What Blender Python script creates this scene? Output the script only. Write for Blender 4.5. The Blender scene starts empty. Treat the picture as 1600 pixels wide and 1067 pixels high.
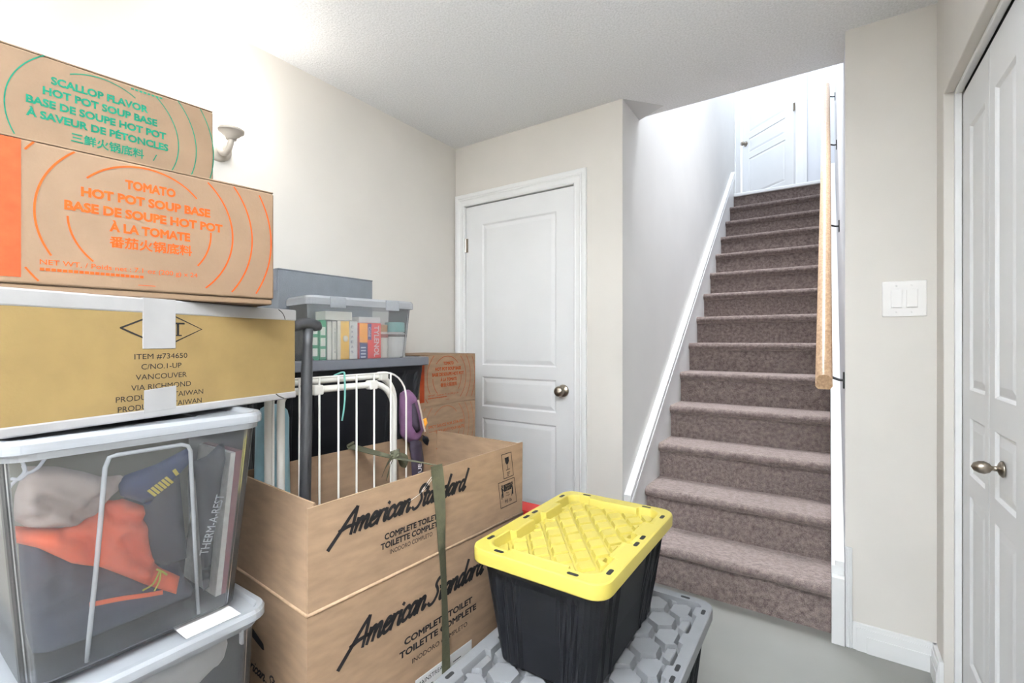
import bpy, bmesh, math, random
from mathutils import Vector, Matrix, noise

# ------------------------------------------------------------ camera, light, exposure
scene = bpy.context.scene
COL = scene.collection
R = math.radians

cam_data = bpy.data.cameras.new('camera')
cam_data.sensor_width = 36.0
cam_data.lens = 730.0 / 1600.0 * 36.0
cam_data.clip_start = 0.02
cam = bpy.data.objects.new('camera', cam_data)
cam.location = (0, 0, 1.186)
cam.rotation_euler = (R(90), 0, math.atan(494 / 730.0))
COL.objects.link(cam)
scene.camera = cam

world = bpy.data.worlds.new('world')
scene.world = world
world.use_nodes = True
world.node_tree.nodes['Background'].inputs['Color'].default_value = (0.8, 0.88, 1.0, 1)
world.node_tree.nodes['Background'].inputs['Strength'].default_value = 0.3

vs = scene.view_settings
vs.view_transform = 'Standard'
vs.look = 'None'
vs.gamma = 1.0
vs.use_curve_mapping = False
vs.exposure = 0.66


def area_light(name, loc, rot, size, power, color, size_y=None, spread=180):
    d = bpy.data.lights.new(name, 'AREA')
    d.energy = power
    d.color = color
    d.size = size
    if size_y:
        d.shape = 'RECTANGLE'
        d.size_y = size_y
    d.spread = R(spread)
    o = bpy.data.objects.new(name, d)
    o.location = loc
    o.rotation_euler = tuple(R(a) for a in rot)
    COL.objects.link(o)
    return o


# fill lamps added unseen behind the camera to brighten the room, and the daylight of the upper hall
area_light('room_fill_overhead', (-0.9, -0.9, 2.36), (0, 0, 0), 1.0, 20, (0.81, 0.905, 1.0))  # added overhead fill, stands for no known fitting
area_light('room_fill_rear', (-0.7, -2.1, 1.35), (90, 0, 0), 1.9, 4, (0.86, 0.93, 1.0), 1.5)  # added soft fill from the rear, where the wall has no window
area_light('uplight_fill_rear', (-0.8, -1.3, 2.02), (180, 0, 0), 0.14, 84, (0.82, 0.91, 1.0), None, 130)  # added uplight hanging free in the room, washes the ceiling
area_light('uplight_fill_right', (0.20, -0.40, 1.96), (180, 0, 0), 0.14, 196, (0.82, 0.91, 1.0), None, 162)  # added uplight near the closet wall, brightens ceiling and walls
area_light('upper_hall_daylight', (-0.4, 4.6, 5.05), (0, 0, 0), 0.7, 38, (0.76, 0.88, 1.0), 2.2)
area_light('stair_ceiling_lamp', (-0.42, 3.15, 5.0), (0, 0, 0), 0.7, 25, (0.90, 0.95, 1.0), 1.0, 70)
area_light('far_room_fill', (-0.9, 6.9, 5.0), (0, 0, 0), 0.8, 52, (0.80, 0.92, 1.0))  # added to brighten the gap beside the hall door


# ------------------------------------------------------------ materials
def new_mat(name):
    m = bpy.data.materials.new(name)
    m.use_nodes = True
    nt = m.node_tree
    return m, nt, nt.nodes['Principled BSDF']


def srgb(r, g, b):
    def f(c):
        c /= 255.0
        return c / 12.92 if c <= 0.04045 else ((c + 0.055) / 1.055) ** 2.4
    return (f(r), f(g), f(b), 1.0)


def mat(name, col, rough=0.6, var=0.06, vscale=8.0, bump=0.0, bscale=80.0, metal=0.0, coat=0.0, spec=0.5, detail=3.0, stretch=None):
    m, nt, p = new_mat(name)
    c = srgb(*col)
    N, L = nt.nodes, nt.links
    tc = N.new('ShaderNodeTexCoord')
    vec = tc.outputs['Object']
    if stretch:
        mp = N.new('ShaderNodeMapping')
        mp.inputs['Scale'].default_value = stretch
        L.new(vec, mp.inputs['Vector'])
        vec = mp.outputs['Vector']
    nz = N.new('ShaderNodeTexNoise')
    nz.inputs['Scale'].default_value = vscale
    nz.inputs['Detail'].default_value = detail
    L.new(vec, nz.inputs['Vector'])
    ramp = N.new('ShaderNodeValToRGB')
    lo = tuple(max(0, x * (1 - var * 2)) for x in c[:3]) + (1,)
    hi = tuple(min(1, x * (1 + var * 2)) for x in c[:3]) + (1,)
    ramp.color_ramp.elements[0].position = 0.3
    ramp.color_ramp.elements[1].position = 0.7
    ramp.color_ramp.elements[0].color = lo
    ramp.color_ramp.elements[1].color = hi
    L.new(nz.outputs['Fac'], ramp.inputs['Fac'])
    L.new(ramp.outputs['Color'], p.inputs['Base Color'])
    p.inputs['Roughness'].default_value = rough
    p.inputs['Metallic'].default_value = metal
    p.inputs['Coat Weight'].default_value = coat
    p.inputs['Specular IOR Level'].default_value = spec
    if bump > 0:
        n2 = N.new('ShaderNodeTexNoise')
        n2.inputs['Scale'].default_value = bscale
        n2.inputs['Detail'].default_value = 4.0
        L.new(vec, n2.inputs['Vector'])
        b = N.new('ShaderNodeBump')
        b.inputs['Strength'].default_value = bump
        b.inputs['Distance'].default_value = 0.004
        L.new(n2.outputs['Fac'], b.inputs['Height'])
        L.new(b.outputs['Normal'], p.inputs['Normal'])
    return m


def clear_plastic(name, tint, transp, gloss_rough=0.12, body=(0.8, 0.82, 0.85, 1)):
    m, nt, p = new_mat(name)
    N, L = nt.nodes, nt.links
    N.remove(p)
    out = N['Material Output']
    tr = N.new('ShaderNodeBsdfTransparent')
    tr.inputs['Color'].default_value = tint
    df = N.new('ShaderNodeBsdfDiffuse')
    df.inputs['Color'].default_value = body
    tl = N.new('ShaderNodeBsdfTranslucent')
    tl.inputs['Color'].default_value = body
    gl = N.new('ShaderNodeBsdfGlossy')
    gl.inputs['Roughness'].default_value = gloss_rough
    nz = N.new('ShaderNodeTexNoise')
    nz.inputs['Scale'].default_value = 6.0
    mr = N.new('ShaderNodeMapRange')
    mr.inputs['To Min'].default_value = max(0, 1 - transp - 0.05)
    mr.inputs['To Max'].default_value = min(1, 1 - transp + 0.05)
    L.new(nz.outputs['Fac'], mr.inputs['Value'])
    m0 = N.new('ShaderNodeMixShader')
    m0.inputs['Fac'].default_value = 0.5
    L.new(df.outputs[0], m0.inputs[1])
    L.new(tl.outputs[0], m0.inputs[2])
    m1 = N.new('ShaderNodeMixShader')
    L.new(mr.outputs['Result'], m1.inputs['Fac'])
    L.new(tr.outputs[0], m1.inputs[1])
    L.new(m0.outputs[0], m1.inputs[2])
    fr = N.new('ShaderNodeFresnel')
    fr.inputs['IOR'].default_value = 1.35
    m2 = N.new('ShaderNodeMixShader')
    L.new(fr.outputs[0], m2.inputs['Fac'])
    L.new(m1.outputs[0], m2.inputs[1])
    L.new(gl.outputs[0], m2.inputs[2])
    L.new(m2.outputs[0], out.inputs['Surface'])
    return m


M = {}
M['wall'] = mat('wall_paint', (217, 211, 203), 0.85, 0.015, 3.0, 0.06, 220)
M['stair_wall'] = mat('stair_wall_paint', (212, 209, 205), 0.85, 0.012, 3.0, 0.06, 220)
M['hall_wall'] = mat('hall_wall_paint', (222, 222, 226), 0.85, 0.012, 3.0)
M['smooth_ceiling'] = mat('smooth_ceiling_paint', (205, 203, 202), 0.9, 0.01)
M['white'] = mat('white_trim_paint', (233, 232, 230), 0.42, 0.01, 4.0)
M['door_white'] = mat('white_door_paint', (229, 228, 227), 0.45, 0.01, 4.0, 0.05, 150)
M['floor'] = mat('grey_floor_paint', (130, 128, 123), 0.55, 0.04, 2.2, 0.05, 60)
M['nickel'] = mat('brushed_nickel', (150, 140, 128), 0.28, 0.05, 20, metal=1.0)
M['dark_gap'] = mat('dark_gap_shade', (40, 38, 36), 0.7, 0.05)
M['black_metal'] = mat('black_bracket_metal', (26, 25, 25), 0.45, 0.05)
M['switch'] = mat('white_switch_plastic', (240, 236, 232), 0.35, 0.005)
M['cardboard'] = mat('cardboard', (132, 108, 86), 0.85, 0.05, 14, 0.10, 160, spec=0.25, stretch=(1, 1, 4))
M['cardboard_pale'] = mat('cardboard_sauce_box', (98, 79, 61), 0.82, 0.04, 12, 0.08, 160, spec=0.25)
M['cardboard_edge'] = mat('cardboard_edge', (146, 120, 95), 0.9, 0.08, 60)
M['yellow_card'] = mat('yellow_cardboard', (115, 95, 59), 0.8, 0.04, 14, 0.06, 160, spec=0.25)
M['grey_tape'] = mat('grey_packing_tape', (146, 143, 142), 0.45, 0.05, 10, 0.15, 25)
M['ink_black'] = mat('black_ink', (30, 28, 28), 0.8, 0.05, spec=0.1)
M['ink_dark'] = mat('faded_black_ink', (52, 46, 40), 0.8, 0.05, spec=0.1)
M['ink_orange'] = mat('orange_ink', (138, 58, 18), 0.8, 0.08, 60, spec=0.1)
M['ink_band'] = mat('orange_red_ink', (138, 56, 30), 0.8, 0.06, 40, spec=0.1)
M['ink_green'] = mat('green_ink', (14, 82, 62), 0.8, 0.08, 60, spec=0.1)
M['ink_brown'] = mat('brown_ink', (150, 74, 28), 0.8, 0.08, 60, spec=0.1)
M['ink_white'] = mat('white_ink', (226, 226, 228), 0.7, 0.02)
M['label_white'] = mat('white_paper_label', (226, 224, 222), 0.7, 0.02)
M['clear'] = clear_plastic('clear_plastic', (0.97, 0.98, 1.0, 1), 0.90)
M['clear_rib'] = clear_plastic('clear_plastic_rib', (0.95, 0.96, 0.98, 1), 0.45)
M['clear_lid'] = clear_plastic('milky_clear_plastic', (0.95, 0.96, 0.98, 1), 0.45, 0.15, (0.9, 0.92, 0.95, 1))
M['clear_box'] = clear_plastic('pale_clear_plastic', (0.98, 0.99, 1.0, 1), 0.88, 0.12, (0.93, 0.95, 0.97, 1))
M['yellow_lid'] = mat('yellow_plastic', (180, 164, 74), 0.42, 0.015, 6, 0.03, 300)
M['black_plastic'] = mat('black_plastic', (10, 11, 15), 0.55, 0.06, 20, 0.10, 350, spec=0.25)
M['grey_plastic'] = mat('grey_plastic', (118, 118, 120), 0.5, 0.03, 12, 0.08, 350)
M['grey_lid'] = mat('dark_grey_lid_plastic', (92, 94, 100), 0.5, 0.03, 12, 0.06, 350)
M['slot'] = mat('dark_slot', (18, 18, 18), 0.7, 0.05)
M['white_tube'] = mat('white_enamel_tube', (236, 232, 224), 0.3, 0.01)
M['pole'] = mat('black_rubber_grip', (38, 38, 40), 0.5, 0.06, 30, 0.10, 200)
M['strap'] = mat('olive_webbing', (60, 59, 40), 0.75, 0.10, 40, 0.25, 300)
M['teal_cord'] = mat('teal_cord', (110, 172, 160), 0.7, 0.06)
M['blue_satin'] = mat('blue_satin', (158, 198, 210), 0.3, 0.10, 7, 0.2, 14)
M['purple'] = mat('purple_fabric', (104, 70, 100), 0.7, 0.10, 20, 0.3, 90)
M['dark_web'] = mat('dark_purple_webbing', (44, 34, 48), 0.7, 0.10, 40)
M['grey_fabric'] = mat('grey_fabric_box', (112, 116, 121), 0.9, 0.03, 20, 0.25, 260)
M['taupe'] = mat('taupe_cloth', (190, 172, 160), 0.9, 0.06, 12, 0.3, 60)
M['orange_cloth'] = mat('orange_nylon', (244, 110, 66), 0.6, 0.07, 10, 0.25, 30)
M['navy'] = mat('navy_fabric', (52, 66, 106), 0.7, 0.08, 20, 0.2, 60)
M['dark_cloth'] = mat('dark_slate_cloth', (80, 84, 96), 0.9, 0.08, 12, 0.3, 60)
M['pad'] = mat('charcoal_pad', (84, 84, 92), 0.9, 0.05, 20, 0.2, 90)
M['black_cloth'] = mat('black_nylon', (44, 45, 52), 0.7, 0.08, 16, 0.25, 60)
M['olive'] = mat('olive_grey_cloth', (150, 146, 128), 0.9, 0.06, 8, 0.3, 30)
M['yellow_print'] = mat('yellow_print', (226, 202, 84), 0.7, 0.04)
M['lime'] = mat('lime_cord', (216, 214, 84), 0.6, 0.04)
M['book'] = mat('wine_red_cover', (140, 84, 88), 0.6, 0.06, 20)
M['pages'] = mat('book_pages', (226, 222, 212), 0.8, 0.06, 90)
M['bag_white'] = mat('white_plastic_bag', (212, 208, 202), 0.4, 0.05, 12, 0.4, 18)
M['red'] = mat('red_plastic', (196, 34, 30), 0.45, 0.03)
M['green_pack'] = mat('green_carton', (34, 138, 92), 0.55, 0.02)
M['cream_pack'] = mat('cream_carton', (232, 226, 212), 0.6, 0.02)
M['yellow_pack'] = mat('amber_carton', (236, 184, 74), 0.55, 0.03)
M['red_pack'] = mat('red_carton', (210, 48, 40), 0.5, 0.02)
M['blue_pack'] = mat('blue_carton', (38, 52, 108), 0.5, 0.02)
M['orange_pack'] = mat('orange_carton', (244, 160, 40), 0.5, 0.02)
M['bottle_white'] = mat('white_bottle', (228, 226, 222), 0.4, 0.02)
M['teal_cap'] = mat('teal_cap', (128, 178, 172), 0.4, 0.02)
M['tan_cap'] = mat('tan_cap', (190, 152, 104), 0.4, 0.02)
M['maroon'] = mat('maroon_print', (150, 66, 60), 0.6, 0.02)
M['sconce'] = mat('sconce_white_enamel', (176, 166, 154), 0.4, 0.02)


def make_popcorn():
    m, nt, p = new_mat('popcorn_ceiling')
    N, L = nt.nodes, nt.links
    tc = N.new('ShaderNodeTexCoord')
    nz = N.new('ShaderNodeTexNoise')
    nz.inputs['Scale'].default_value = 130.0
    nz.inputs['Detail'].default_value = 5.0
    nz.inputs['Roughness'].default_value = 0.7
    L.new(tc.outputs['Object'], nz.inputs['Vector'])
    ramp = N.new('ShaderNodeValToRGB')
    ramp.color_ramp.elements[0].position = 0.35
    ramp.color_ramp.elements[0].color = srgb(228, 227, 226)
    ramp.color_ramp.elements[1].position = 0.62
    ramp.color_ramp.elements[1].color = srgb(248, 247, 247)
    L.new(nz.outputs['Fac'], ramp.inputs['Fac'])
    L.new(ramp.outputs['Color'], p.inputs['Base Color'])
    p.inputs['Roughness'].default_value = 0.95
    b = N.new('ShaderNodeBump')
    b.inputs['Strength'].default_value = 0.55
    b.inputs['Distance'].default_value = 0.008
    L.new(nz.outputs['Fac'], b.inputs['Height'])
    L.new(b.outputs['Normal'], p.inputs['Normal'])
    return m


def make_carpet():
    m, nt, p = new_mat('stair_carpet')
    N, L = nt.nodes, nt.links
    tc = N.new('ShaderNodeTexCoord')
    fine = N.new('ShaderNodeTexNoise')
    fine.inputs['Scale'].default_value = 260.0
    fine.inputs['Detail'].default_value = 4.0
    L.new(tc.outputs['Object'], fine.inputs['Vector'])
    mid = N.new('ShaderNodeTexNoise')
    mid.inputs['Scale'].default_value = 55.0
    mid.inputs['Detail'].default_value = 6.0
    L.new(tc.outputs['Object'], mid.inputs['Vector'])
    add = N.new('ShaderNodeMath')
    add.operation = 'ADD'
    L.new(fine.outputs['Fac'], add.inputs[0])
    L.new(mid.outputs['Fac'], add.inputs[1])
    ramp = N.new('ShaderNodeValToRGB')
    ramp.color_ramp.elements[0].position = 0.36
    ramp.color_ramp.elements[0].color = srgb(78, 66, 62)
    ramp.color_ramp.elements[1].position = 0.64
    ramp.color_ramp.elements[1].color = srgb(142, 127, 121)
    hf = N.new('ShaderNodeMath')
    hf.operation = 'MULTIPLY'
    hf.inputs[1].default_value = 0.5
    L.new(add.outputs[0], hf.inputs[0])
    L.new(hf.outputs[0], ramp.inputs['Fac'])
    L.new(ramp.outputs['Color'], p.inputs['Base Color'])
    p.inputs['Roughness'].default_value = 1.0
    p.inputs['Specular IOR Level'].default_value = 0.1
    p.inputs['Sheen Weight'].default_value = 0.6
    p.inputs['Sheen Tint'].default_value = srgb(236, 216, 210)
    b = N.new('ShaderNodeBump')
    b.inputs['Strength'].default_value = 0.8
    b.inputs['Distance'].default_value = 0.006
    L.new(add.outputs[0], b.inputs['Height'])
    L.new(b.outputs['Normal'], p.inputs['Normal'])
    return m


def make_oak():
    m, nt, p = new_mat('varnished_oak')
    N, L = nt.nodes, nt.links
    tc = N.new('ShaderNodeTexCoord')
    mp = N.new('ShaderNodeMapping')
    mp.inputs['Scale'].default_value = (60, 3, 60)
    L.new(tc.outputs['Object'], mp.inputs['Vector'])
    nz = N.new('ShaderNodeTexNoise')
    nz.inputs['Scale'].default_value = 2.0
    nz.inputs['Detail'].default_value = 5.0
    L.new(mp.outputs['Vector'], nz.inputs['Vector'])
    ramp = N.new('ShaderNodeValToRGB')
    ramp.color_ramp.elements[0].position = 0.3
    ramp.color_ramp.elements[0].color = srgb(158, 122, 88)
    ramp.color_ramp.elements[1].position = 0.7
    ramp.color_ramp.elements[1].color = srgb(196, 162, 126)
    L.new(nz.outputs['Fac'], ramp.inputs['Fac'])
    L.new(ramp.outputs['Color'], p.inputs['Base Color'])
    p.inputs['Roughness'].default_value = 0.3
    p.inputs['Coat Weight'].default_value = 0.5
    return m


def make_glow(name, col, strength):
    m, nt, p = new_mat(name)
    p.inputs['Base Color'].default_value = srgb(240, 238, 232)
    p.inputs['Emission Color'].default_value = col
    p.inputs['Emission Strength'].default_value = strength
    return m


M['popcorn'] = make_popcorn()
M['carpet'] = make_carpet()
M['oak'] = make_oak()
M['shade'] = make_glow('frosted_glass_shade_lit', (1.0, 0.98, 0.95, 1), 10.0)


# ------------------------------------------------------------ mesh builder and scene helpers
class MB:
    def __init__(self):
        self.bm = bmesh.new()

    def poly(self, pts):
        vs_ = [self.bm.verts.new(p) for p in pts]
        try:
            return self.bm.faces.new(vs_)
        except ValueError:
            return None

    def box(self, x0, x1, y0, y1, z0, z1):
        v = [self.bm.verts.new(p) for p in ((x0, y0, z0), (x1, y0, z0), (x1, y1, z0), (x0, y1, z0),
                                            (x0, y0, z1), (x1, y0, z1), (x1, y1, z1), (x0, y1, z1))]
        for f in ((0, 3, 2, 1), (4, 5, 6, 7), (0, 1, 5, 4), (1, 2, 6, 5), (2, 3, 7, 6), (3, 0, 4, 7)):
            self.bm.faces.new([v[i] for i in f])
        return self

    def hexa(self, p):
        v = [self.bm.verts.new(q) for q in p]
        for f in ((0, 3, 2, 1), (4, 5, 6, 7), (0, 1, 5, 4), (1, 2, 6, 5), (2, 3, 7, 6), (3, 0, 4, 7)):
            self.bm.faces.new([v[i] for i in f])
        return self

    def loft(self, loops, cap0=True, cap1=True, closed=True):
        rings = [[self.bm.verts.new(p) for p in lp] for lp in loops]
        n = len(rings[0])
        for a, b in zip(rings[:-1], rings[1:]):
            for i in range(n if closed else n - 1):
                j = (i + 1) % n
                try:
                    self.bm.faces.new((a[i], a[j], b[j], b[i]))
                except ValueError:
                    pass
        if closed and cap0:
            self.bm.faces.new(list(reversed(rings[0])))
        if closed and cap1:
            self.bm.faces.new(rings[-1])
        return self

    def prism(self, pts2, fmap, t0, t1):
        self.loft([[fmap(a, b, t0) for a, b in pts2], [fmap(a, b, t1) for a, b in pts2]])
        return self

    def tube(self, pts, r, seg=10, closed=False, radii=None):
        pts = [Vector(p) for p in pts]
        n = len(pts)
        loops = []
        prev = None
        for i, p in enumerate(pts):
            if closed:
                t = (pts[(i + 1) % n] - pts[i - 1]).normalized()
            else:
                t = (pts[min(i + 1, n - 1)] - pts[max(i - 1, 0)]).normalized()
            if prev is None:
                ref = Vector((0, 0, 1)) if abs(t.z) < 0.9 else Vector((1, 0, 0))
                u = t.cross(ref).normalized()
            else:
                u = (prev - t * prev.dot(t)).normalized()
            prev = u
            w = t.cross(u)
            rr = radii[i] if radii else r
            loops.append([p + u * (rr * math.cos(2 * math.pi * k / seg)) + w * (rr * math.sin(2 * math.pi * k / seg)) for k in range(seg)])
        if closed:
            loops.append(loops[0])
            self.loft(loops, False, False)
        else:
            self.loft(loops)
        return self

    def ribbon(self, pts, width_vecs, t, nrm):
        """a flat band along pts; width_vecs half-width vectors, t thickness along nrm"""
        loops = []
        for p, w, n in zip(pts, width_vecs, nrm):
            p, w, n = Vector(p), Vector(w), Vector(n)
            loops.append([p - w, p + w, p + w + n * t, p - w + n * t])
        self.loft(loops)
        return self

    def lathe(self, prof, fmap, seg=24):
        """prof (r, h) pairs; fmap(x, y, h)"""
        loops = [[fmap(r * math.cos(2 * math.pi * k / seg), r * math.sin(2 * math.pi * k / seg), h) for k in range(seg)] for r, h in prof]
        self.loft(loops)
        return self

    def ball(self, c, rx, ry, rz, seg=14):
        loops = []
        for i in range(1, 9):
            a = math.pi * i / 9
            loops.append([(c[0] + rx * math.sin(a) * math.cos(2 * math.pi * k / seg), c[1] + ry * math.sin(a) * math.sin(2 * math.pi * k / seg), c[2] - rz * math.cos(a)) for k in range(seg)])
        self.loft(loops)
        return self

    def build(self, name, material, parent=None, bevel=0.0, smooth=False, seg=2, weld=False):
        if weld:
            bmesh.ops.remove_doubles(self.bm, verts=self.bm.verts, dist=1e-5)
        bmesh.ops.recalc_face_normals(self.bm, faces=self.bm.faces)
        me = bpy.data.meshes.new(name)
        self.bm.to_mesh(me)
        self.bm.free()
        if smooth:
            for p in me.polygons:
                p.use_smooth = True
        o = bpy.data.objects.new(name, me)
        me.materials.append(material)
        COL.objects.link(o)
        if parent is not None:
            o.parent = parent
        if bevel > 0:
            md = o.modifiers.new('bevel', 'BEVEL')
            md.width = bevel
            md.segments = seg
            md.limit_method = 'ANGLE'
            md.angle_limit = R(40)
        return o


def thing(name, label, cat, loc=(0, 0, 0), rotz=0.0, group=None):
    o = bpy.data.objects.new(name, None)
    o.empty_display_size = 0.05
    o.location = loc
    o.rotation_euler = (0, 0, rotz)
    o['label'] = label
    o['category'] = cat
    if group:
        o['group'] = group
    COL.objects.link(o)
    return o


def tag(o, label, cat, group=None):
    o['label'] = label
    o['category'] = cat
    if group:
        o['group'] = group
    return o


def struct(o, label=None):
    o['kind'] = 'structure'
    if label:
        o['label'] = label
    return o


def sbox(name, x0, x1, y0, y1, z0, z1, m, parent=None, bevel=0.0):
    o = MB().box(x0, x1, y0, y1, z0, z1).build(name, m, parent, bevel)
    if parent is None:
        struct(o)
    return o


def dup_tree(root, name=None):
    r = root.copy()
    COL.objects.link(r)
    for ch in list(root.children):
        c = ch.copy()
        COL.objects.link(c)
        c.parent = r
        for g in list(ch.children):
            d = g.copy()
            COL.objects.link(d)
            d.parent = c
    return r


def catmull(pts, n=6):
    pts = [Vector(p) for p in pts]
    P_ = [pts[0] * 2 - pts[1]] + pts + [pts[-1] * 2 - pts[-2]]
    out = []
    for i in range(1, len(P_) - 2):
        for k in range(n):
            t = k / n
            a, b, c, d = P_[i - 1], P_[i], P_[i + 1], P_[i + 2]
            out.append(0.5 * ((2 * b) + (c - a) * t + (2 * a - 5 * b + 4 * c - d) * t * t + (3 * b - a - 3 * c + d) * t ** 3))
    out.append(pts[-1])
    return out


# ------------------------------------------------------------ lettering
_text_cache = {}


def text_geo(s, bold=0.0):
    key = (s, bold)
    if key in _text_cache:
        return _text_cache[key]
    cu = bpy.data.curves.new('lettering', 'FONT')
    cu.body = s
    cu.size = 1.0
    grow = max(0.0, bold - .004)
    cu.offset = 0.0
    cu.resolution_u = 3
    o = bpy.data.objects.new('lettering', cu)
    COL.objects.link(o)
    bpy.context.view_layer.update()
    dg = bpy.context.evaluated_depsgraph_get()
    me = o.evaluated_get(dg).to_mesh()
    vs_ = [(v.co.x, v.co.y) for v in me.vertices]
    fs = [tuple(p.vertices) for p in me.polygons]
    if grow > 0:
        # heavier lettering: a thin band added outside every outline edge
        use = {}
        for f in fs:
            for a, b in zip(f, f[1:] + f[:1]):
                use.setdefault((min(a, b), max(a, b)), []).append(f)
        pushed = {}
        for (a, b), ff in use.items():
            if len(ff) == 1:
                (ax, ay), (bx, by) = vs_[a], vs_[b]
                dx, dy = bx - ax, by - ay
                L = math.hypot(dx, dy) or 1
                nx, ny = dy / L, -dx / L
                cx = sum(vs_[i][0] for i in ff[0]) / len(ff[0]) - ax
                cy = sum(vs_[i][1] for i in ff[0]) / len(ff[0]) - ay
                if nx * cx + ny * cy > 0:
                    nx, ny = -nx, -ny
                pushed.setdefault(a, []).append((nx, ny))
                pushed.setdefault(b, []).append((nx, ny))
                use[(a, b)] = (nx, ny)
        new = {}
        for i, ns in pushed.items():
            mx, my = sum(n[0] for n in ns), sum(n[1] for n in ns)
            L = math.hypot(mx, my)
            if L < .3:
                mx, my, L = ns[0][0], ns[0][1], 1
            k = grow / L * min(1.6, len(ns) / max(L, .5))
            new[i] = len(vs_)
            vs_.append((vs_[i][0] + mx * k, vs_[i][1] + my * k))
        for (a, b), v in use.items():
            if isinstance(v, tuple):
                fs.append((a, b, new[b], new[a]))
    o.evaluated_get(dg).to_mesh_clear()
    bpy.data.objects.remove(o)
    bpy.data.curves.remove(cu)
    _text_cache[key] = (vs_, fs)
    return vs_, fs


def put_text(mb, fmap, s, a0, a1, b0, cap, bold=0.02, align=None, slope=0.0):
    """letters between a0 and a1 (a1 None: natural width), baseline b0, capital height cap"""
    vs_, fs = text_geo(s, bold)
    if not vs_:
        return
    xs = [v[0] for v in vs_]
    x0, x1 = min(xs), max(xs)
    ky = cap / 0.727
    if a1 is None:
        kx = ky
    else:
        kx = (a1 - a0) / (x1 - x0)
    off = a0
    if align == 'c':
        off = a0 - (x1 - x0) * kx / 2
    vv = [mb.bm.verts.new(fmap(off + (x - x0) * kx, b0 + y * ky + slope * (x - x0) * kx)) for x, y in vs_]
    for f in fs:
        try:
            mb.bm.faces.new([vv[i] for i in f])
        except ValueError:
            pass


def put_stroke(mb, fmap, pts, w, w_end=None, n=6, smooth=True):
    P2 = [Vector((p[0], p[1], 0)) for p in pts]
    c = catmull(P2, n) if smooth and len(P2) > 2 else P2
    m = len(c)
    L, Rr = [], []
    for i, p in enumerate(c):
        t = (c[min(i + 1, m - 1)] - c[max(i - 1, 0)])
        if t.length < 1e-9:
            t = Vector((1, 0, 0))
        t.normalize()
        nn = Vector((-t.y, t.x, 0))
        k = i / max(1, m - 1)
        ww = (w + ((w_end if w_end is not None else w) - w) * k) / 2
        if i == 0:
            p = p - t * ww * 0.5
        if i == m - 1:
            p = p + t * ww * 0.5
        L.append(p + nn * ww)
        Rr.append(p - nn * ww)
    a = [mb.bm.verts.new(fmap(q.x, q.y)) for q in L]
    b = [mb.bm.verts.new(fmap(q.x, q.y)) for q in Rr]
    for i in range(m - 1):
        mb.bm.faces.new((b[i], b[i + 1], a[i + 1], a[i]))


def put_arc(mb, fmap, cx, cz, r, a0, a1, w, n=40, amin=-9, amax=9, bmin=-9, bmax=9):
    run = []
    for i in range(n + 1):
        t = R(a0 + (a1 - a0) * i / n)
        x, z = cx + r * math.cos(t), cz + r * math.sin(t)
        if amin < x < amax and bmin < z < bmax:
            run.append((x, z))
        else:
            if len(run) > 1:
                put_stroke(mb, fmap, run, w, smooth=False)
            run = []
    if len(run) > 1:
        put_stroke(mb, fmap, run, w, smooth=False)


def put_rect(mb, fmap, a0, a1, b0, b1):
    mb.poly([fmap(a0, b0), fmap(a1, b0), fmap(a1, b1), fmap(a0, b1)])


def put_frame(mb, fmap, a0, a1, b0, b1, w):
    for q in (((a0, b0), (a1, b0)), ((a1, b0), (a1, b1)), ((a1, b1), (a0, b1)), ((a0, b1), (a0, b0))):
        put_stroke(mb, fmap, q, w, smooth=False)


SCRIPT = {
    'A': ([[(-.45, -.55), (.1, .45), (.62, 1.45), (.9, 1.85)], [(.9, 1.85), (.98, 1.0), (1.05, 0.0)], [(.0, .45), (.5, .6), (1.2, .62)]], 1.35),
    'm': ([[(.0, .95), (.02, .5), (.0, .0)], [(.02, .5), (.22, .9), (.42, .85), (.42, .0)], [(.44, .5), (.66, .9), (.86, .85), (.84, .15), (.98, .03), (1.15, .25)]], 1.18),
    'e': ([[(.05, .45), (.4, .58), (.45, .85), (.2, .93), (.0, .5), (.12, .06), (.4, .06), (.66, .32)]], .68),
    'r': ([[(.0, .95), (.02, .5), (.0, .0)], [(.02, .5), (.2, .88), (.46, .88)]], .56),
    'i': ([[(.05, .92), (.03, .2), (.14, .03), (.3, .25)], [(.08, 1.28), (.12, 1.36)]], .33),
    'c': ([[(.5, .74), (.36, .93), (.1, .8), (.0, .45), (.12, .08), (.36, .06), (.6, .3)]], .62),
    'a': ([[(.52, .8), (.28, .94), (.05, .7), (.0, .32), (.14, .05), (.36, .22), (.52, .62)], [(.55, .93), (.52, .2), (.62, .03), (.8, .26)]], .8),
    'n': ([[(.0, .95), (.02, .5), (.0, .0)], [(.02, .5), (.24, .9), (.48, .85), (.46, .15), (.58, .03), (.76, .26)]], .78),
    'S': ([[(.95, 1.4), (.8, 1.72), (.45, 1.7), (.3, 1.35), (.55, 1.0), (.7, .6), (.5, .12), (.15, .0), (-.1, .22)]], 1.0),
    't': ([[(.14, 1.5), (.08, .25), (.2, .03), (.4, .25)], [(-.14, .98), (.42, 1.02)]], .44),
    'd': ([[(.52, .8), (.28, .94), (.05, .7), (.0, .32), (.14, .05), (.36, .22), (.52, .62)], [(.6, 1.85), (.52, .2), (.62, .03), (.8, .26)]], .82),
    ' ': ([], .3),
}


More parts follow.
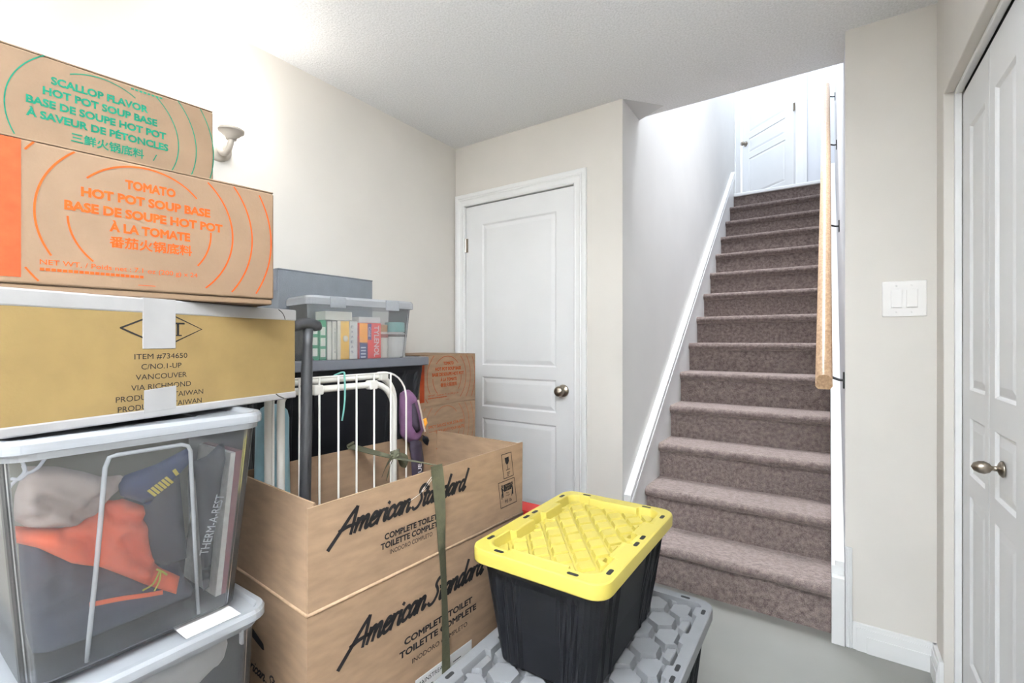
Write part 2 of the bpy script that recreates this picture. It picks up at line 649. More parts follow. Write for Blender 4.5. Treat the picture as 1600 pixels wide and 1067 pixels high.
def put_script(mb, fmap, word, a0, a1, b0, xh, slope=0.0, weight=0.26, shear=0.38):
    x = 0.45
    strokes = []
    for ch in word:
        st, adv = SCRIPT[ch]
        for s in st:
            strokes.append([(x + px + shear * py, py) for px, py in s])
        x += adv
    allx = [p[0] for s in strokes for p in s]
    lo, hi = min(allx), max(allx)
    kx = (a1 - a0) / (hi - lo)
    for s in strokes:
        pts = [(a0 + (px - lo) * kx, b0 + py * xh + slope * (px - lo) * kx) for px, py in s]
        put_stroke(mb, fmap, pts, weight * xh, weight * xh * 0.8)

# ============================================================ THE SETTING
XL, YB, XR = -1.95, 2.245, 0.323        # left wall, back wall, closet wall
XS0, XS1 = -0.852, 0.055                # stair well
ZC, ZU, ZT = 2.40, 2.744, 5.2           # ceiling, upper floor, upper ceiling
YREAR = -2.3

sbox('floor', XL - .1, 1.1, YREAR - .1, YB + .4, -0.1, 0.0, M['floor'])
sbox('ceiling', XL - .1, 1.1, YREAR - .1, 2.494, ZC, ZU - .02, M['popcorn'])
sbox('wall_left', XL - .1, XL, YREAR - .1, YB + .12, 0, ZC, M['wall'])
sbox('wall_rear', XL, 1.0, YREAR - .1, YREAR, 0, ZC, M['wall'])
# back wall around the white door
XD0, XD1, ZD = -1.868, -1.118, 2.022
o = MB()
o.box(XL, XD0 - .018, YB, YB + .12, 0, ZC)
o.box(XD1 + .018, XS0 - .12, YB, YB + .12, 0, ZC)
o.box(XD0 - .018, XD1 + .018, YB, YB + .12, ZD + .018, ZC)
struct(o.build('wall_back', M['wall']))
# the walls beside the stairs
def two_tone(name, mb, front_mat, side_mat, test):
    ob = mb.build(name, side_mat)
    ob.data.materials.append(front_mat)
    for p in ob.data.polygons:
        if test(p):
            p.material_index = 1
    return struct(ob)


two_tone('wall_stair_left', MB().box(XS0 - .12, XS0, YB, 5.95, 0, ZT), M['wall'], M['stair_wall'], lambda p: p.normal.y < -.5)
two_tone('wall_stair_right', MB().box(XS1, 0.75, YB, 6.15, 0, ZT), M['wall'], M['hall_wall'], lambda p: p.normal.y < -.5)
# closet wall with the opening for the folding doors
o = MB()
o.box(XR, XR + .12, 2.128, YB, 0, ZC)
o.box(XR, XR + .12, .86, 2.128, 2.023, ZC)
o.box(XR, XR + .12, YREAR, .86, 0, ZC)
struct(o.build('wall_right', M['wall'], bevel=.003))
o = MB()
o.box(1.0, 1.1, YREAR, YB, 0, ZC)
struct(o.build('wall_closet', M['wall']))
# white stop along the opening, in the jamb
o = MB()
o.box(XR + .026, XR + .044, 2.110, 2.1275, 0, 2.0225)
o.box(XR + .026, XR + .044, .862, 2.110, 2.008, 2.0225)
o.box(XR + .026, XR + .044, .8605, .878, 0, 2.008)
struct(o.build('trim_1', M['white'], bevel=.002))
o = MB()
o.box(XR + .050, XR + .075, .88, 2.108, 1.998, 2.0225)
struct(o.build('trim_2', M['dark_gap']))  # solid dark strip: shade of the gap above the leaves, as colour
# smooth corner of the ceiling where the stair wall meets it
o = MB()
o.loft([[(XS0 + .001, YB + .002, ZC - .0005), (XS0 + .001, 2.492, ZC - .012), (-.70, 2.430, ZC - .0005)],
        [(XS0 + .001, YB + .002, ZC + .01), (XS0 + .001, 2.492, ZC + .01), (-.70, 2.430, ZC + .01)]])
struct(o.build('trim_3', M['smooth_ceiling']))

# upper hall
sbox('floor_upper', -2.2, XS1, 5.41, 7.6, ZU - .2, ZU - .01, M['carpet'])
sbox('ceiling_upper', -2.2, .75, 2.3, 7.6, ZT, ZT + .1, M['smooth_ceiling'])
sbox('wall_upper_front', XS0, XS1, 2.395, 2.494, ZU - .02, ZT, M['hall_wall'])
# hall wall with the doorway (door swung away from us)
YH = 6.03
o = MB()
o.box(-.30, XS1, YH, YH + .12, ZU - .01, ZT)
o.box(-1.3, -.30, YH, YH + .12, ZU + 2.05, ZT)
o.box(-2.2, -1.3, YH, YH + .12, ZU - .01, ZT)
struct(o.build('wall_hall', M['hall_wall']))
sbox('wall_hall_far', -2.2, .75, 7.5, 7.6, ZU - .01, ZT, M['hall_wall'])
sbox('wall_hall_left', -2.3, -2.2, 5.9, 7.6, ZU - .01, ZT, M['hall_wall'])
sbox('wall_hall_right', .055, .15, 6.15, 7.6, ZU - .01, ZT, M['hall_wall'])


def casing(name, xL, xR, zT, y, w, t, z0=0.0, xmin=None):
    """moulded casing around an opening in a wall facing -y"""
    prof = [(0, 0), (0, t * .55), (.006, t * .75), (.014, t * .6), (w * .45, t * .7), (w * .55, t * .95), (w * .62, t * .8), (w * .72, t), (w * .95, t), (w, t * .8), (w, 0)]
    loops = []
    for a, b in prof:
        l = xL - a
        loops.append([(l, y - b, z0), (l, y - b, zT + a), (xR + a, y - b, zT + a), (xR + a, y - b, z0)])
    mb = MB()
    mb.loft(loops, closed=False)
    for k in (0, 3):
        mb.poly([lp[k] for lp in loops])
    return struct(mb.build(name, M['white']))


def panel_door(name, w, h, t, panels, parent=None, material=None, structure=True):
    """slab with moulded recessed panels; local x 0..w, z 0..h, face at y=0 looking -y"""
    xs = sorted(set([0, w] + [p[0] for p in panels] + [p[1] for p in panels]))
    zs = sorted(set([0, h] + [p[2] for p in panels] + [p[3] for p in panels]))
    mb = MB()
    for i in range(len(xs) - 1):
        for k in range(len(zs) - 1):
            x0, x1, z0, z1 = xs[i], xs[i + 1], zs[k], zs[k + 1]
            hit = [p for p in panels if p[0] <= x0 + 1e-6 and p[1] >= x1 - 1e-6 and p[2] <= z0 + 1e-6 and p[3] >= z1 - 1e-6]
            if not hit:
                mb.poly([(x0, 0, z0), (x1, 0, z0), (x1, 0, z1), (x0, 0, z1)])
    for x0, x1, z0, z1 in panels:
        loops = []
        for ins, dep in ((0, 0), (.004, .003), (.008, .0070), (.012, .0070), (.03, .0025), (.034, .0018)):
            loops.append([(x0 + ins, dep, z0 + ins), (x1 - ins, dep, z0 + ins), (x1 - ins, dep, z1 - ins), (x0 + ins, dep, z1 - ins)])
        mb.loft(loops, cap0=False, cap1=True)
    mb.loft([[(0, 0, 0), (w, 0, 0), (w, 0, h), (0, 0, h)], [(0, t, 0), (w, t, 0), (w, t, h), (0, t, h)]], cap0=False, cap1=True)
    ob = mb.build(name, material or M['door_white'], parent, weld=True)
    if structure:
        struct(ob)
    return ob


def round_knob(parent, x, z, side=1):
    """door knob standing out towards -y"""
    f = lambda a, b, h: (x + a, -h, z + b)
    MB().lathe([(.0, .001), (.033, .001), (.033, .005), (.028, .010), (.014, .012), (.011, .030), (.016, .036), (.026, .042), (.0285, .052), (.026, .062), (.016, .068), (0.0, .069)], f).build('knob', M['nickel'], parent, smooth=True)


def hinge(parent, x, z, y=0.0):
    mb = MB()
    mb.lathe([(0, 0), (.007, 0), (.007, .085), (0, .085)], lambda a, b, h: (x + a, y - .004 + b, z + h), 10)
    mb.box(x - .002, x + .018, y - .0015, y + .001, z, z + .085)
    mb.build('hinge', M['nickel'], parent)


# door_1, in the back wall
D1 = panel_door('door_1', .744, 2.008, .036, [(.124, .634, 1.036, 1.89), (.124, .634, .786, .966), (.124, .634, .25, .717)])
D1.location = (-1.865, YB + .004, .008)
round_knob(D1, .680, .912)
for z in (1.73, .95, .22):
    hinge(D1, -.002, z)
casing('trim_4', XD0, XD1, ZD, YB, .073, .017)
o = MB()
o.box(XD0 - .018, XD0, YB, YB + .12, 0, ZD)
o.box(XD1, XD1 + .018, YB, YB + .12, 0, ZD)
o.box(XD0 - .018, XD1 + .018, YB, YB + .12, ZD, ZD + .018)
struct(o.build('trim_5', M['white']))
sbox('wall_behind_door', XD0 - .1, XD1 + .1, YB + .115, YB + .2, 0, 2.2, M['dark_gap'])  # dark sheet giving the slits round the door their shade by colour

# door_2, the folding closet door: four leaves in one opening
D2 = bpy.data.objects.new('door_2', None)
D2.location = (XR + .045, 2.108, .012)
D2.rotation_euler = (0, 0, R(-90))
COL.objects.link(D2)
struct(D2, 'white folding closet door with moulded panels and an oval knob')
for i, x0 in enumerate((0.0, .304, .610, .914)):
    mir = i % 2 == 1
    pa, pb = (.088, .262) if i == 0 else ((.052, .222) if i == 1 else (.05, .24))
    leaf = panel_door('leaf', .300, 1.986, .032, [(pa, pb, 1.022, 1.852), (pa, pb, .755, .935), (pa, pb, .16, .690)], D2, structure=False)
    leaf.location = (x0, 0, 0)
    if i == 1:
        f = lambda a, b, h: (.128 + a, -h, .850 + b)
        MB().lathe([(0, .001), (.021, .001), (.021, .004), (.015, .009), (.007, .012), (.006, .022), (.012, .026), (.0165, .036), (.0155, .046), (.010, .056), (0, .061)], f).build('knob', M['nickel'], leaf, smooth=True)

# door_3, at the top of the stairs
hx, hy = -.315, 6.0
D3 = panel_door('door_3', .80, 2.02, .036, [(.115, .685, 1.036, 1.90), (.115, .685, .786, .966), (.115, .685, .25, .717)])
D3.location = (hx - .80 * .7355, hy + .80 * .6776, ZU)
D3.rotation_euler = (0, 0, math.atan2(-.6776, .7355))
round_knob(D3, .065, .92)
for z in (1.70, .98, .06):
    hinge(D3, .802, z)
o = MB()
o.box(-.298, -.19, YH - .02, YH, ZU, ZU + 2.1)
o.box(-.30, -.285, YH, YH + .12, ZU, ZU + 2.05)
o.box(-.215, -.19, YH - .028, YH - .02, ZU, ZU + 2.1)
struct(o.build('trim_6', M['white'], bevel=.003))
o = MB()
o.box(XS0, XS0 + .014, 5.62, 5.95, ZU, ZU + 2.1)
struct(o.build('trim_7', M['white'], bevel=.003))

# skirting of the right wall piece, its return on the closet wall, and the fluted block beside the stairs
o = MB()
o.box(.078, XR, YB - .013, YB, 0, .102)
o.box(.090, XR, YB - .017, YB - .013, .0, .088)
o.box(.094, XR, YB - .0145, YB - .013, .088, .092)
o.box(.122, XR - .0005, YB - .021, YB - .017, .0, .062)
struct(o.build('baseboard_right', M['white'], bevel=.002))
o = MB()
o.box(XR - .013, XR, 2.118, YB - .0005, 0, .102)
o.box(XR - .017, XR - .013, 2.118, YB - .017, 0, .088)
o.box(XR - .021, XR - .017, 2.118, YB - .021, 0, .062)
struct(o.build('baseboard_closet', M['white'], bevel=.002))
o = MB()
o.box(.0555, .0775, YB - .012, YB, 0, .386)
for k in range(3):
    x = .0585 + k * .0062
    o.box(x, x + .0036, YB - .015, YB - .012, 0, .384)
struct(o.build('trim_8', M['white'], bevel=.0012))
# ------------------------------------------------------------ carpeted stairs
RISE, RUN, Y0 = .196, .240, 2.270
XC0, XC1 = -.826, .010
stairs = thing('staircase', 'straight staircase carpeted in taupe pile climbing between two white skirting boards', 'stairs', (0, Y0, 0))
for k in range(1, 14):
    mb = MB()
    yn = RUN * (k - 1)          # nosing front, local
    zt = RISE * k
    prof = []
    prof.append((yn + .030, RISE * (k - 1) - (.0 if k > 1 else 0)))
    prof.append((yn + .030, zt - .052))
    prof.append((yn + .014, zt - .047))
    for a in range(0, 7):
        t = R(250 - a * 26.6)
        prof.append((yn + .022 + .023 * math.cos(t), zt - .022 + .022 * math.sin(t)))
    prof.append((yn + RUN + .030, zt))
    prof.append((yn + RUN + .030, RISE * (k - 1)))
    NX = 28
    loops = []
    for i in range(NX + 1):
        x = XC0 + (XC1 - XC0) * i / NX
        lp = []
        for j, (y, z) in enumerate(prof):
            wob = .0035 * noise.noise(Vector((x * 7, k * 3.1, j * .15))) if 2 <= j <= 9 else 0
            lp.append((x, y + wob, z + wob * .5))
        loops.append(lp)
    mb.loft(loops)
    st = mb.build('step', M['carpet'], stairs, smooth=False)
    for p in st.data.polygons:
        p.use_smooth = len(p.vertices) == 4
    md = st.modifiers.new('edge', 'EDGE_SPLIT')
    md.split_angle = R(50)
mb = MB()
mb.box(XC0, XC1, RUN * 13 + .03, RUN * 13 + .05, RISE * 13, RISE * 14 - .034)
mb.build('top_riser', M['carpet'], stairs)
mb = MB()
mb.box(XC0 - .0, XC1, RUN * 13 - .004, RUN * 13 + .16, RISE * 14 - .034, RISE * 14)
nz = mb.build('landing_nosing', M['white'], stairs, bevel=.008)
nz['label'] = 'white painted board along the top landing edge'


def skirt(name, x0, x1, yend, off, cap_x0, cap_x1):
    """sloping skirting board beside the stairs with a moulded cap"""
    sl = RISE / RUN
    y_a = 2.20
    def zt(y):
        return RISE + (y - Y0) * sl + off
    mb = MB()
    prof = [(y_a, 0), (y_a, max(.05, zt(y_a))), (yend, zt(yend)), (yend, zt(yend) - .6), (y_a + .55, 0)]
    mb.prism(prof, lambda a, b, t: (t, a, b), x0, x1)
    ob = mb.build(name, M['white'])
    return struct(ob)


sl = RISE / RUN
n_up = Vector((0, -sl, 1)).normalized()


def sloped_board(name, layers, ya, yb, off, foot=None):
    """layers: (x0, x1, top above nosing line, bottom above nosing line)"""
    mb = MB()
    for x0, x1, t1, t0 in layers:
        def z(y, t):
            return RISE + (y - Y0) * sl + off + t
        mb.hexa([(x0, ya, max(0, z(ya, t0))), (x1, ya, max(0, z(ya, t0))), (x1, yb, z(yb, t0)), (x0, yb, z(yb, t0)),
                 (x0, ya, z(ya, t1)), (x1, ya, z(ya, t1)), (x1, yb, z(yb, t1)), (x0, yb, z(yb, t1))])
    if foot:
        mb.box(*foot)
    return struct(mb.build(name, M['white'], bevel=.002))


sloped_board('trim_9', [(XS0, XC0, .155, -.62), (XS0, XC0 + .010, .225, .195), (XS0, XC0 + .004, .198, .172), (XS0, XC0 + .010, .176, .150)], YB + .02, 5.40, 0.0)
# right-hand skirt, end block and cap
sloped_board('trim_10', [(XC1 + .001, XS1 - .001, .105, -.62), (XC1 + .012, XS1 - .001, .125, .105)], 2.262, 5.42, 0.0, (XC1 + .001, XS1 - .001, 2.226, 2.262, 0, .262))

# ------------------------------------------------------------ handrail
rail = thing('handrail', 'varnished oak handrail on black brackets along the right stair wall', 'handrail', (0, 0, 0))
yb_, yt_ = 2.20, 5.37
def zr(y):
    return .196 + .885 + (y - Y0) * sl
prof = []
hw = .0285
for a, b in ((-hw, -.014), (-hw, -.004), (-hw + .006, .0), (-hw + .004, .008), (-.024, .020), (-.014, .030), (0, .033), (.014, .030), (.024, .020), (hw - .004, .008), (hw - .006, .0), (hw, -.004), (hw, -.014), (hw - .006, -.022), (hw - .010, -.026), (-hw + .010, -.026), (-hw + .006, -.022)):
    prof.append((a, b))
xr_ = -.014
mb = MB()
mb.loft([[(xr_ + a, y - b * sl * .6, zr(y) + b) for a, b in prof] for y in (yb_, yt_)])
rl = mb.build('rail', M['oak'], rail, smooth=True)
md = rl.modifiers.new('edge', 'EDGE_SPLIT')
md.split_angle = R(35)
for y in (2.30, 3.31, 4.32, 5.28):
    mb = MB()
    z = zr(y) - .03
    mb.tube(catmull([(xr_, y, z), (xr_ + .012, y, z - .025), (xr_ + .045, y, z - .042), (XS1 - .004, y, z - .045)], 5), .0055, 8)
    mb.box(xr_ - .012, xr_ + .012, y - .03, y + .03, z - .001, z + .006)
    mb.box(XS1 - .006, XS1 - .0002, y - .014, y + .014, z - .078, z - .012)
    mb.build('bracket', M['black_metal'], rail, bevel=.001)

# ------------------------------------------------------------ light switch
sw = thing('light_switch', 'white double rocker light switch plate on beige wall beside the stairs', 'light switch', (.232, YB, 1.344))
MB().box(-.064, .064, -.006, -.0003, -.066, .066).build('plate', M['switch'], sw, bevel=.003)
for x in (-.022, .022):
    mb = MB()
    mb.box(x - .0175, x + .0175, -.0072, -.006, -.0345, .0345)
    mb.build('switch_frame', M['switch'], sw, bevel=.0005)
    mb = MB()
    mb.hexa([(x - .0155, -.007, -.032), (x + .0155, -.007, -.032), (x + .0155, -.012, -.032), (x - .0155, -.012, -.032),
             (x - .0155, -.007, .032), (x + .0155, -.007, .032), (x + .0155, -.0085, .032), (x - .0155, -.0085, .032)])
    mb.build('rocker', M['switch'], sw, bevel=.0012)
    for z in (-.049, .049):
        MB().lathe([(0, 0), (.0032, 0), (.0028, .0012), (0, .0014)], lambda a, b, h: (x + a, -.006 - h, z + b), 10).build('screw', M['switch'], sw)

# ------------------------------------------------------------ wall sconce
sc = thing('wall_sconce', 'lit wall sconce with curved cream arm and cup on the left wall', 'wall lamp', (XL, .855, 1.93))
MB().lathe([(0, .0005), (.05, .0005), (.05, .006), (.042, .014), (.02, .02), (0, .021)], lambda a, b, h: (h, a, b), 24).build('back_plate', M['sconce'], sc, smooth=True)
MB().tube(catmull([(.012, 0, 0), (.04, 0, -.026), (.075, 0, -.03), (.102, 0, -.008), (.108, 0, .018)], 6), .0105, 12).build('arm', M['sconce'], sc, smooth=True)
MB().lathe([(0, .008), (.018, .008), (.020, .018), (.030, .024), (.040, .036), (.043, .036), (.044, .046), (.040, .046), (.036, .04), (0, .03)], lambda a, b, h: (.108 + a, b, h), 28).build('cup', M['sconce'], sc, smooth=True)
sh = MB().lathe([(.030, .044), (.040, .06), (.052, .09), (.058, .12), (.066, .145), (.074, .16), (.072, .161), (.063, .146), (.055, .12), (.049, .09), (.037, .062), (.028, .046)], lambda a, b, h: (.108 + a, b, h), 28)
sho = sh.build('glass_shade', M['shade'], sc, smooth=True)
sho['label'] = 'glowing frosted glass shade'

# ============================================================ THE THINGS
Geo = __import__('mathutils').geometry


def rrect(hx, hy, r, n=7):
    """rounded rectangle outline, counter-clockwise"""
    out = []
    for cx, cy, a0 in ((hx - r, hy - r, 0), (-hx + r, hy - r, 90), (-hx + r, -hy + r, 180), (hx - r, -hy + r, 270)):
        for k in range(n + 1):
            t = R(a0 + 90 * k / n)
            out.append((cx + r * math.cos(t), cy + r * math.sin(t)))
    return out


def sd_rrect(x, y, hx, hy, r):
    qx, qy = abs(x) - hx + r, abs(y) - hy + r
    return math.hypot(max(qx, 0), max(qy, 0)) + min(max(qx, qy), 0) - r


def sstep(a, b, x):
    t = max(0.0, min(1.0, (x - a) / (b - a)))
    return t * t * (3 - 2 * t)


def carton(root, a0, a1, depth, h, material, z0=0.0, top_flaps=True):
    """closed cardboard box; printed front at local x = 0, local y along it"""
    body = MB().box(-depth, 0, a0, a1, z0, h - .003).build('body', material, root, bevel=.004, seg=3)
    if top_flaps:
        mid = (-depth) / 2
        MB().box(-depth + .001, mid - .001, a0 + .001, a1 - .001, h - .003, h).build('flap', material, root, bevel=.001)
        MB().box(mid + .001, -.0005, a0 + .001, a1 - .001, h - .003, h).build('flap', material, root, bevel=.001)
    return body


FR = lambda a, b: (.0007, a, b)


def soup_print(root, kind, dz, sc=1.0, ox=0.0):
    """printing of the hot pot soup base boxes; positions along the face, heights above the base"""
    ink = {'tomato': M['ink_orange'], 'scallop': M['ink_green'], 'spicy': M['ink_brown']}[kind]
    cx, cz = .1755 + ox, .130 + dz
    if kind == 'scallop':
        cx, cz = .137 + ox, .115 + dz
    k = 1.0 if kind != 'scallop' else .945
    w = .0028 if kind == 'tomato' else .0020
    mb = MB()
    r0, r1, r2, r3 = .1015 * k, .1395 * k, .1755 * k, .2125 * k
    lo, hi = .018, .236
    arcs = [(r0, 40, 140), (r0, 182, 226), (r0, -38, 2), (r1, 128, 210), (r1, -48, 46), (r2, -38, 36), (r3, -32, 27)]
    if kind == 'scallop':
        arcs = [(r0, 55, 118), (r1, 128, 205), (r1, -52, 46), (r2, -40, 38), (r3, -32, 30)]
    if kind == 'spicy':
        arcs = [(r0, 40, 140), (r0, 190, 226), (r0, -38, -6), (r1, 128, 228), (r1, -52, 48), (r2, -40, 40), (r3, -32, 32)]
    for r, a, b in arcs:
        put_arc(mb, FR, cx, cz, r, a, b, w, bmin=lo, bmax=hi)
    # left-hand pieces of the outer rings, cut by the band
    for r in (r2,):
        put_arc(mb, FR, cx, cz, r, 136, 152, w, bmin=lo, bmax=hi, amin=.026 + ox)
        put_arc(mb, FR, cx, cz, r, 210, 222, w, bmin=lo, bmax=hi, amin=.026 + ox)
    mb.build('printed_rings', ink, root)
    mb = MB()
    if kind == 'tomato':
        for s, a0, a1, b in (('TOMATO', .147, .220, .190), ('HOT POT SOUP BASE', .090, .276, .164), ('BASE DE SOUPE HOT POT', .070, .297, .138), ('\u00c0 LA TOMATE', .126, .243, .112)):
            put_text(mb, FR, s, a0 + ox, a1 + ox, b, .0150, .050)
        put_text(mb, FR, '\u756a\u8304\u706b\u9505\u5e95\u6599', .126 + ox, .246 + ox, .086, .0150, .028)
        mb.build('printed_text', ink, root)
        mb = MB()
        put_text(mb, FR, 'NET WT. / Poids net : 7.1 oz (200 g) x 24', .042 + ox, .255 + ox, .0445, .0085, .012)
        for q in range(20):
            put_rect(mb, FR, .042 + ox + q * .0066, .042 + ox + q * .0066 + .0052, .0345, .0392)
        put_rect(mb, FR, .165 + ox, .190 + ox, .0215, .0228)
    elif kind == 'scallop':
        for s, a0, a1, b in (('SCALLOP FLAVOR', .065, .214, .170), ('HOT POT SOUP BASE', .054, .230, .147), ('BASE DE SOUPE HOT POT', .032, .246, .1235), ('\u00c0 SAVEUR DE P\u00c9TONCLES', .032, .250, .0995)):
            put_text(mb, FR, s, a0 + ox, a1 + ox, b, .0142, .048)
        put_text(mb, FR, '\u4e09\u9c9c\u706b\u9505\u5e95\u6599', .093 + ox, .207 + ox, .071, .0150, .028)
        mb.build('printed_text', ink, root)
        mb = MB()
        put_text(mb, FR, '/', .222 + ox, .230 + ox, .071, .0150, .005)
        for q in range(8):
            put_rect(mb, FR, .185 + ox + q * .007, .190 + ox + q * .007, .209, .2125)
    else:
        for s, a0, a1, b in (('SPICY SAUCE FOR STIR-FRY', .055, .309, .137), ('SAUCE PIQUANTE POUR SAUT\u00c9', .062, .309, .110)):
            put_text(mb, FR, s, a0 + ox, a1 + ox, b, .0140, .018)
        for q in range(20):
            put_rect(mb, FR, .042 + ox + q * .0066, .042 + ox + q * .0066 + .0052, .0345, .0392)
    mb.build('printed_text', ink, root)


# ---------------------------------------------------- carton stack on the clear bins
def ang(ex, ey):
    return -math.atan2(ex, ey)


# yellow and grey carton
t = thing('cardboard_box', 'yellow box with grey taped edges lying on the clear storage bin', 'box', (-.954, .139, 1.050), ang(-.12, .508))
carton(t, -.05, .522, .40, .211, M['yellow_card'], top_flaps=False)
mb = MB()
mb.box(-.402, .0012, -.0515, .5235, .186, .2125)
et = mb.build('edge_tape', M['grey_tape'], t, bevel=.003)
mb = MB()
mb.box(-.402, .0012, -.0515, .5235, -.0005, .016)
mb.build('edge_tape', M['grey_tape'], t, bevel=.003)
mb = MB()
mb.box(-.39, .0016, .181, .237, .123, .2132)
mb.build('tape_strip', M['grey_tape'], t, bevel=.0008)
mb = MB()
mb.hexa([(.0004, .183, .010), (.0017, .183, .010), (.0017, .238, .012), (.0004, .238, .012),
         (.0004, .183, .050), (.0017, .183, .050), (.0017, .238, .054), (.0004, .238, .054)])
mb.build('tape_strip', M['grey_tape'], t, bevel=.0006)
mb = MB()
F2 = lambda a, b: (.0014, a, b)
put_stroke(mb, F2, [(.470, .2105), (.480, .204), (.486, .196), (.489, .188)], .0022)
mb.build('crease', M['ink_dark'], t)
mb = MB()
put_stroke(mb, F2, [(.463, .0145), (.472, .008), (.486, .002)], .0025)
mb.build('crease', M['ink_dark'], t)
mb = MB()
for s, a0, a1, b in (('ITEM #734650', .168, .259, .105), ('C/NO.1-UP', .179, .248, .087), ('VANCOUVER', .170, .258, .069), ('VIA RICHMOND', .163, .266, .051), ('PRODUCT OF TAIWAN', .140, .290, .0335), ('PRODUCT OF TAIWAN', .143, .287, .0165)):
    put_text(mb, FR, s, a0, a1, b, .0098, .006)
mb.build('printed_text', M['ink_black'], t)
mb = MB()
put_stroke(mb, FR, [(.147, .159), (.217, .191), (.287, .160), (.217, .126), (.147, .159)], .003, smooth=False)
put_text(mb, FR, 'T', .229, .254, .147, .026, .004)
put_rect(mb, FR, .226, .2325, .146, .1485)
put_rect(mb, FR, .238, .2485, .1462, .1485)
mb.build('printed_logo', M['ink_black'], t)

# tomato soup base carton
t = thing('cardboard_box', 'tomato hot pot soup base box with orange print, on the yellow box', 'box', (-1.04, .152, 1.264), ang(.06, .393))
carton(t, -.011, .394, .30, .240, M['cardboard_pale'], z0=.012)
MB().box(-.298, -.004, -.009, .392, 0, .012).build('bottom_flap', M['cardboard_pale'], t, bevel=.003)
soup_print(t, 'tomato', 0.0)
mb = MB()
put_rect(mb, FR, -.0105, .0215, .022, .2355)
mb.build('printed_band', M['ink_band'], t)
mb = MB()
put_arc(mb, lambda a, b: (.0011, a, b), -.030, .198, .020, -90, 90, .006, amin=-.0105)
mb.build('printed_letter', M['cardboard_pale'], t)

# scallop soup base carton
t = thing('cardboard_box', 'scallop flavor hot pot soup base box with green print, topmost of the stack', 'box', (-1.228, .179, 1.505), ang(.034, .338))
carton(t, -.06, .338, .30, .221, M['cardboard_pale'])
soup_print(t, 'scallop', 0.0)


# ---------------------------------------------------- clear plastic bins
def clear_bin(root, base_z, wy_b, wy_t, dx_b, dx_t, xf_b, xf_t, yc, h, lid, mats, r=.035, rib=None):
    """hollow tapered bin; front face (towards +x) at xf, width along y, depth along -x; own coordinates"""
    def loop(wy, dx, xf, z, ins=0.0):
        return [(xf - dx / 2 + a, yc + b, z) for a, b in rrect(dx / 2 - ins, wy / 2 - ins, max(.004, r - ins))]
    def at(k):
        return (wy_b + (wy_t - wy_b) * k, dx_b + (dx_t - dx_b) * k, xf_b + (xf_t - xf_b) * k)
    mb = MB()
    t_ = .0022
    loops = [loop(*at(0), 0 + .012, .010), loop(*at(0), .008), loop(*at(.5), h * .5), loop(*at(1), h)]
    inner = [loop(*at(1), h, t_), loop(*at(.5), h * .5, t_), loop(*at(0), .010, t_), loop(*at(0), t_, .012)]
    loops[0] = loop(*at(0), 0, .008)
    mb.loft(loops + inner)
    mb.build('body', mats[0], root, smooth=False)
    # rim under the lid
    mb = MB()
    a = at(1)
    mb.loft([loop(*a, h - .016, -.001), loop(*a, h - .016, -.006), loop(*a, h - .003, -.007), loop(*a, h, -.006), loop(*a, h, .001)], False, False)
    mb.build('rim', mats[1], root)
    # lid
    lw, ld, lxf, lz = lid
    mb = MB()
    def ll(ins, z):
        return [(lxf - ld / 2 + p, yc + q, z) for p, q in rrect(ld / 2 - ins, lw / 2 - ins, .04 - min(ins, .03))]
    mb.loft([ll(.003, lz - .021), ll(.000, lz - .019), ll(.000, lz - .006), ll(.004, lz), ll(.014, lz), ll(.020, lz - .007), ll(.09, lz - .007),
             ll(.09, lz - .0095), ll(.021, lz - .0095), ll(.014, lz - .0045), ll(.007, lz - .006), ll(.006, lz - .021)])
    mb.build('lid', mats[2], root)
    if rib:
        mb = MB()
        for path in rib:
            mb.tube(path, .0035, 8)
        mb.build('panel_rib', mats[1], root, smooth=True)


yc = .3115
t = thing('storage_bin', 'clear plastic bin full of camping gear between the yellow box and the lower bin', 'storage bin', (0, 0, .672))
def ribx(z):
    return -.955 + .025 * (z - .672) / .36 + .0022
ribs = [catmull([(ribx(.690), .230, .018), (ribx(.85), .240, .178), (ribx(.99), .247, .318)], 3) + [Vector((ribx(1.004), .252, .333)), Vector((ribx(1.006), .262, .335))] + [Vector((ribx(1.006), .350, .335)), Vector((ribx(1.003), .360, .331)), Vector((ribx(.995), .364, .322)), Vector((ribx(.85), .374, .178)), Vector((ribx(.69), .385, .018))]]
clear_bin(t, 0, .297, .352, .50, .56, -.955, -.930, yc, .362, (.378, .585, -.922, .376), (M['clear'], M['clear_rib'], M['clear_lid']), rib=ribs)
t = thing('storage_bin', 'clear plastic bin at the bottom, holding a white plastic bag, under the camping gear bin', 'storage bin', (0, 0, 0))
clear_bin(t, 0, .315, .345, .52, .55, -.955, -.926, yc, .652, (.372, .590, -.905, .672), (M['clear'], M['clear_rib'], M['clear_lid']))
mb = MB()
mb.box(-.9275, -.9185, .445, .449, .612, .640)
mb.build('latch', M['clear_rib'], t)
t.children[0]


